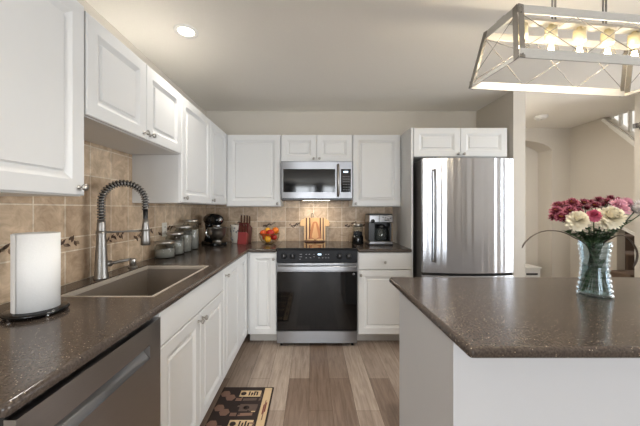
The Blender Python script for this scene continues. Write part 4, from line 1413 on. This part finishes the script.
# filler greenery
SPRIGS = ((567, 232, 1.20, 'leafy green sprig leaning furthest left out of the vase'), (579, 233, 1.22, 'leafy green sprig left of centre under the left cream carnation'),
          (588, 227, 1.20, 'leafy green sprig in the middle of the vase'), (598, 231, 1.18, 'leafy green sprig right of centre under the pink carnation'),
          (607, 234, 1.24, 'short leafy green sprig under the right cream carnation'), (617, 228, 1.22, 'leafy green sprig leaning right out of the vase'), (626, 222, 1.26, 'leafy green sprig under the white mums'))
for i, (x, y, sy_, lab) in enumerate(SPRIGS):
    g = thing('green_sprig', lab, 'greenery', (vx, vy, IT), 0, 'green sprigs in the vase')
    h = Vector(at(x, y, sy_)) - Vector((vx, vy, IT))
    rim = Vector((h.x * 0.3, h.y * 0.3, 0.232))
    ft = Vector((-h.x * 0.25, 0.010 * (i - 3), 0.022))
    MB().tube([ft, (ft + rim) / 2, rim, h], 0.0024, 6).obj('stem', 'stem', g)
    for k in range(22):
        t = k / 21
        p = (rim + (h - rim) * (t - 0.3) / 0.7) if t > 0.3 else ft + (rim - ft) * (0.25 + t / 0.3 * 0.7)
        a = k * 2.4 + i
        m = MB()
        inside = t <= 0.3
        o = Vector((math.cos(a) * (0.25 if inside else 1), math.sin(a) * (0.25 if inside else 1), 1.0 if inside else 0.5))
        petal(m, p, o, Vector((-math.cos(a), -math.sin(a), 1.0)), 0.036 if not inside else 0.055, 0.020, -0.5, 0, None, 5)
        m.obj('leaf', 'leaf', g)


def blade(label, pts):
    pts = [Vector(p) for p in pts]
    # Catmull-Rom through the points
    q = [pts[0]] + pts + [pts[-1]]
    out = []
    for i in range(1, len(q) - 2):
        for k in range(8):
            t = k / 8
            a, b, c, d = q[i - 1], q[i], q[i + 1], q[i + 2]
            out.append(0.5 * ((2 * b) + (c - a) * t + (2 * a - 5 * b + 4 * c - d) * t * t + (3 * b - a - 3 * c + d) * t ** 3))
    out.append(pts[-1])
    L = len(out)
    mb = MB()
    rings = []
    for i, p in enumerate(out):
        d = (out[min(i + 1, L - 1)] - out[max(i - 1, 0)]).normalized()
        s = Vector((0, 1, 0))
        s = (s - d * s.dot(d)).normalized()
        n_ = s.cross(d)
        wv = 0.0055 * min(1, 0.4 + (i / L) * 4) * min(1, (L - i) / 6 + 0.15)
        rings.append([mb.bm.verts.new(p + s * wv), mb.bm.verts.new(p + n_ * 0.0022), mb.bm.verts.new(p - s * wv), mb.bm.verts.new(p - n_ * 0.0022)])
    for A, B in zip(rings, rings[1:]):
        for k in range(4):
            mb.face([A[k], A[(k + 1) % 4], B[(k + 1) % 4], B[k]], 0, True)
    mb.face(rings[0], 0)
    mb.face(rings[-1], 0)
    return tag(mb.obj('grass_blade', 'blade'), label, 'grass blade', 'arching blades in the vase')


base = Vector((vx, vy, IT))
blade('long brown grass blade arching left out of the vase', [base + Vector((0.01, 0, 0.03)), base + Vector((-0.015, 0.01, 0.20)), at(573, 237, 1.23), at(560, 231.5, 1.23), at(545, 231, 1.23), at(533, 235.5, 1.23), at(525, 242.5, 1.23), at(522, 248, 1.23)])
blade('long brown grass blade arching right out of the vase', [base + Vector((-0.01, 0, 0.03)), base + Vector((0.02, 0.0, 0.20)), at(612, 238, 1.24), at(622, 235.5, 1.24), at(630, 240, 1.24), at(636.5, 250, 1.24), at(637, 259, 1.24), at(633, 268, 1.24)])
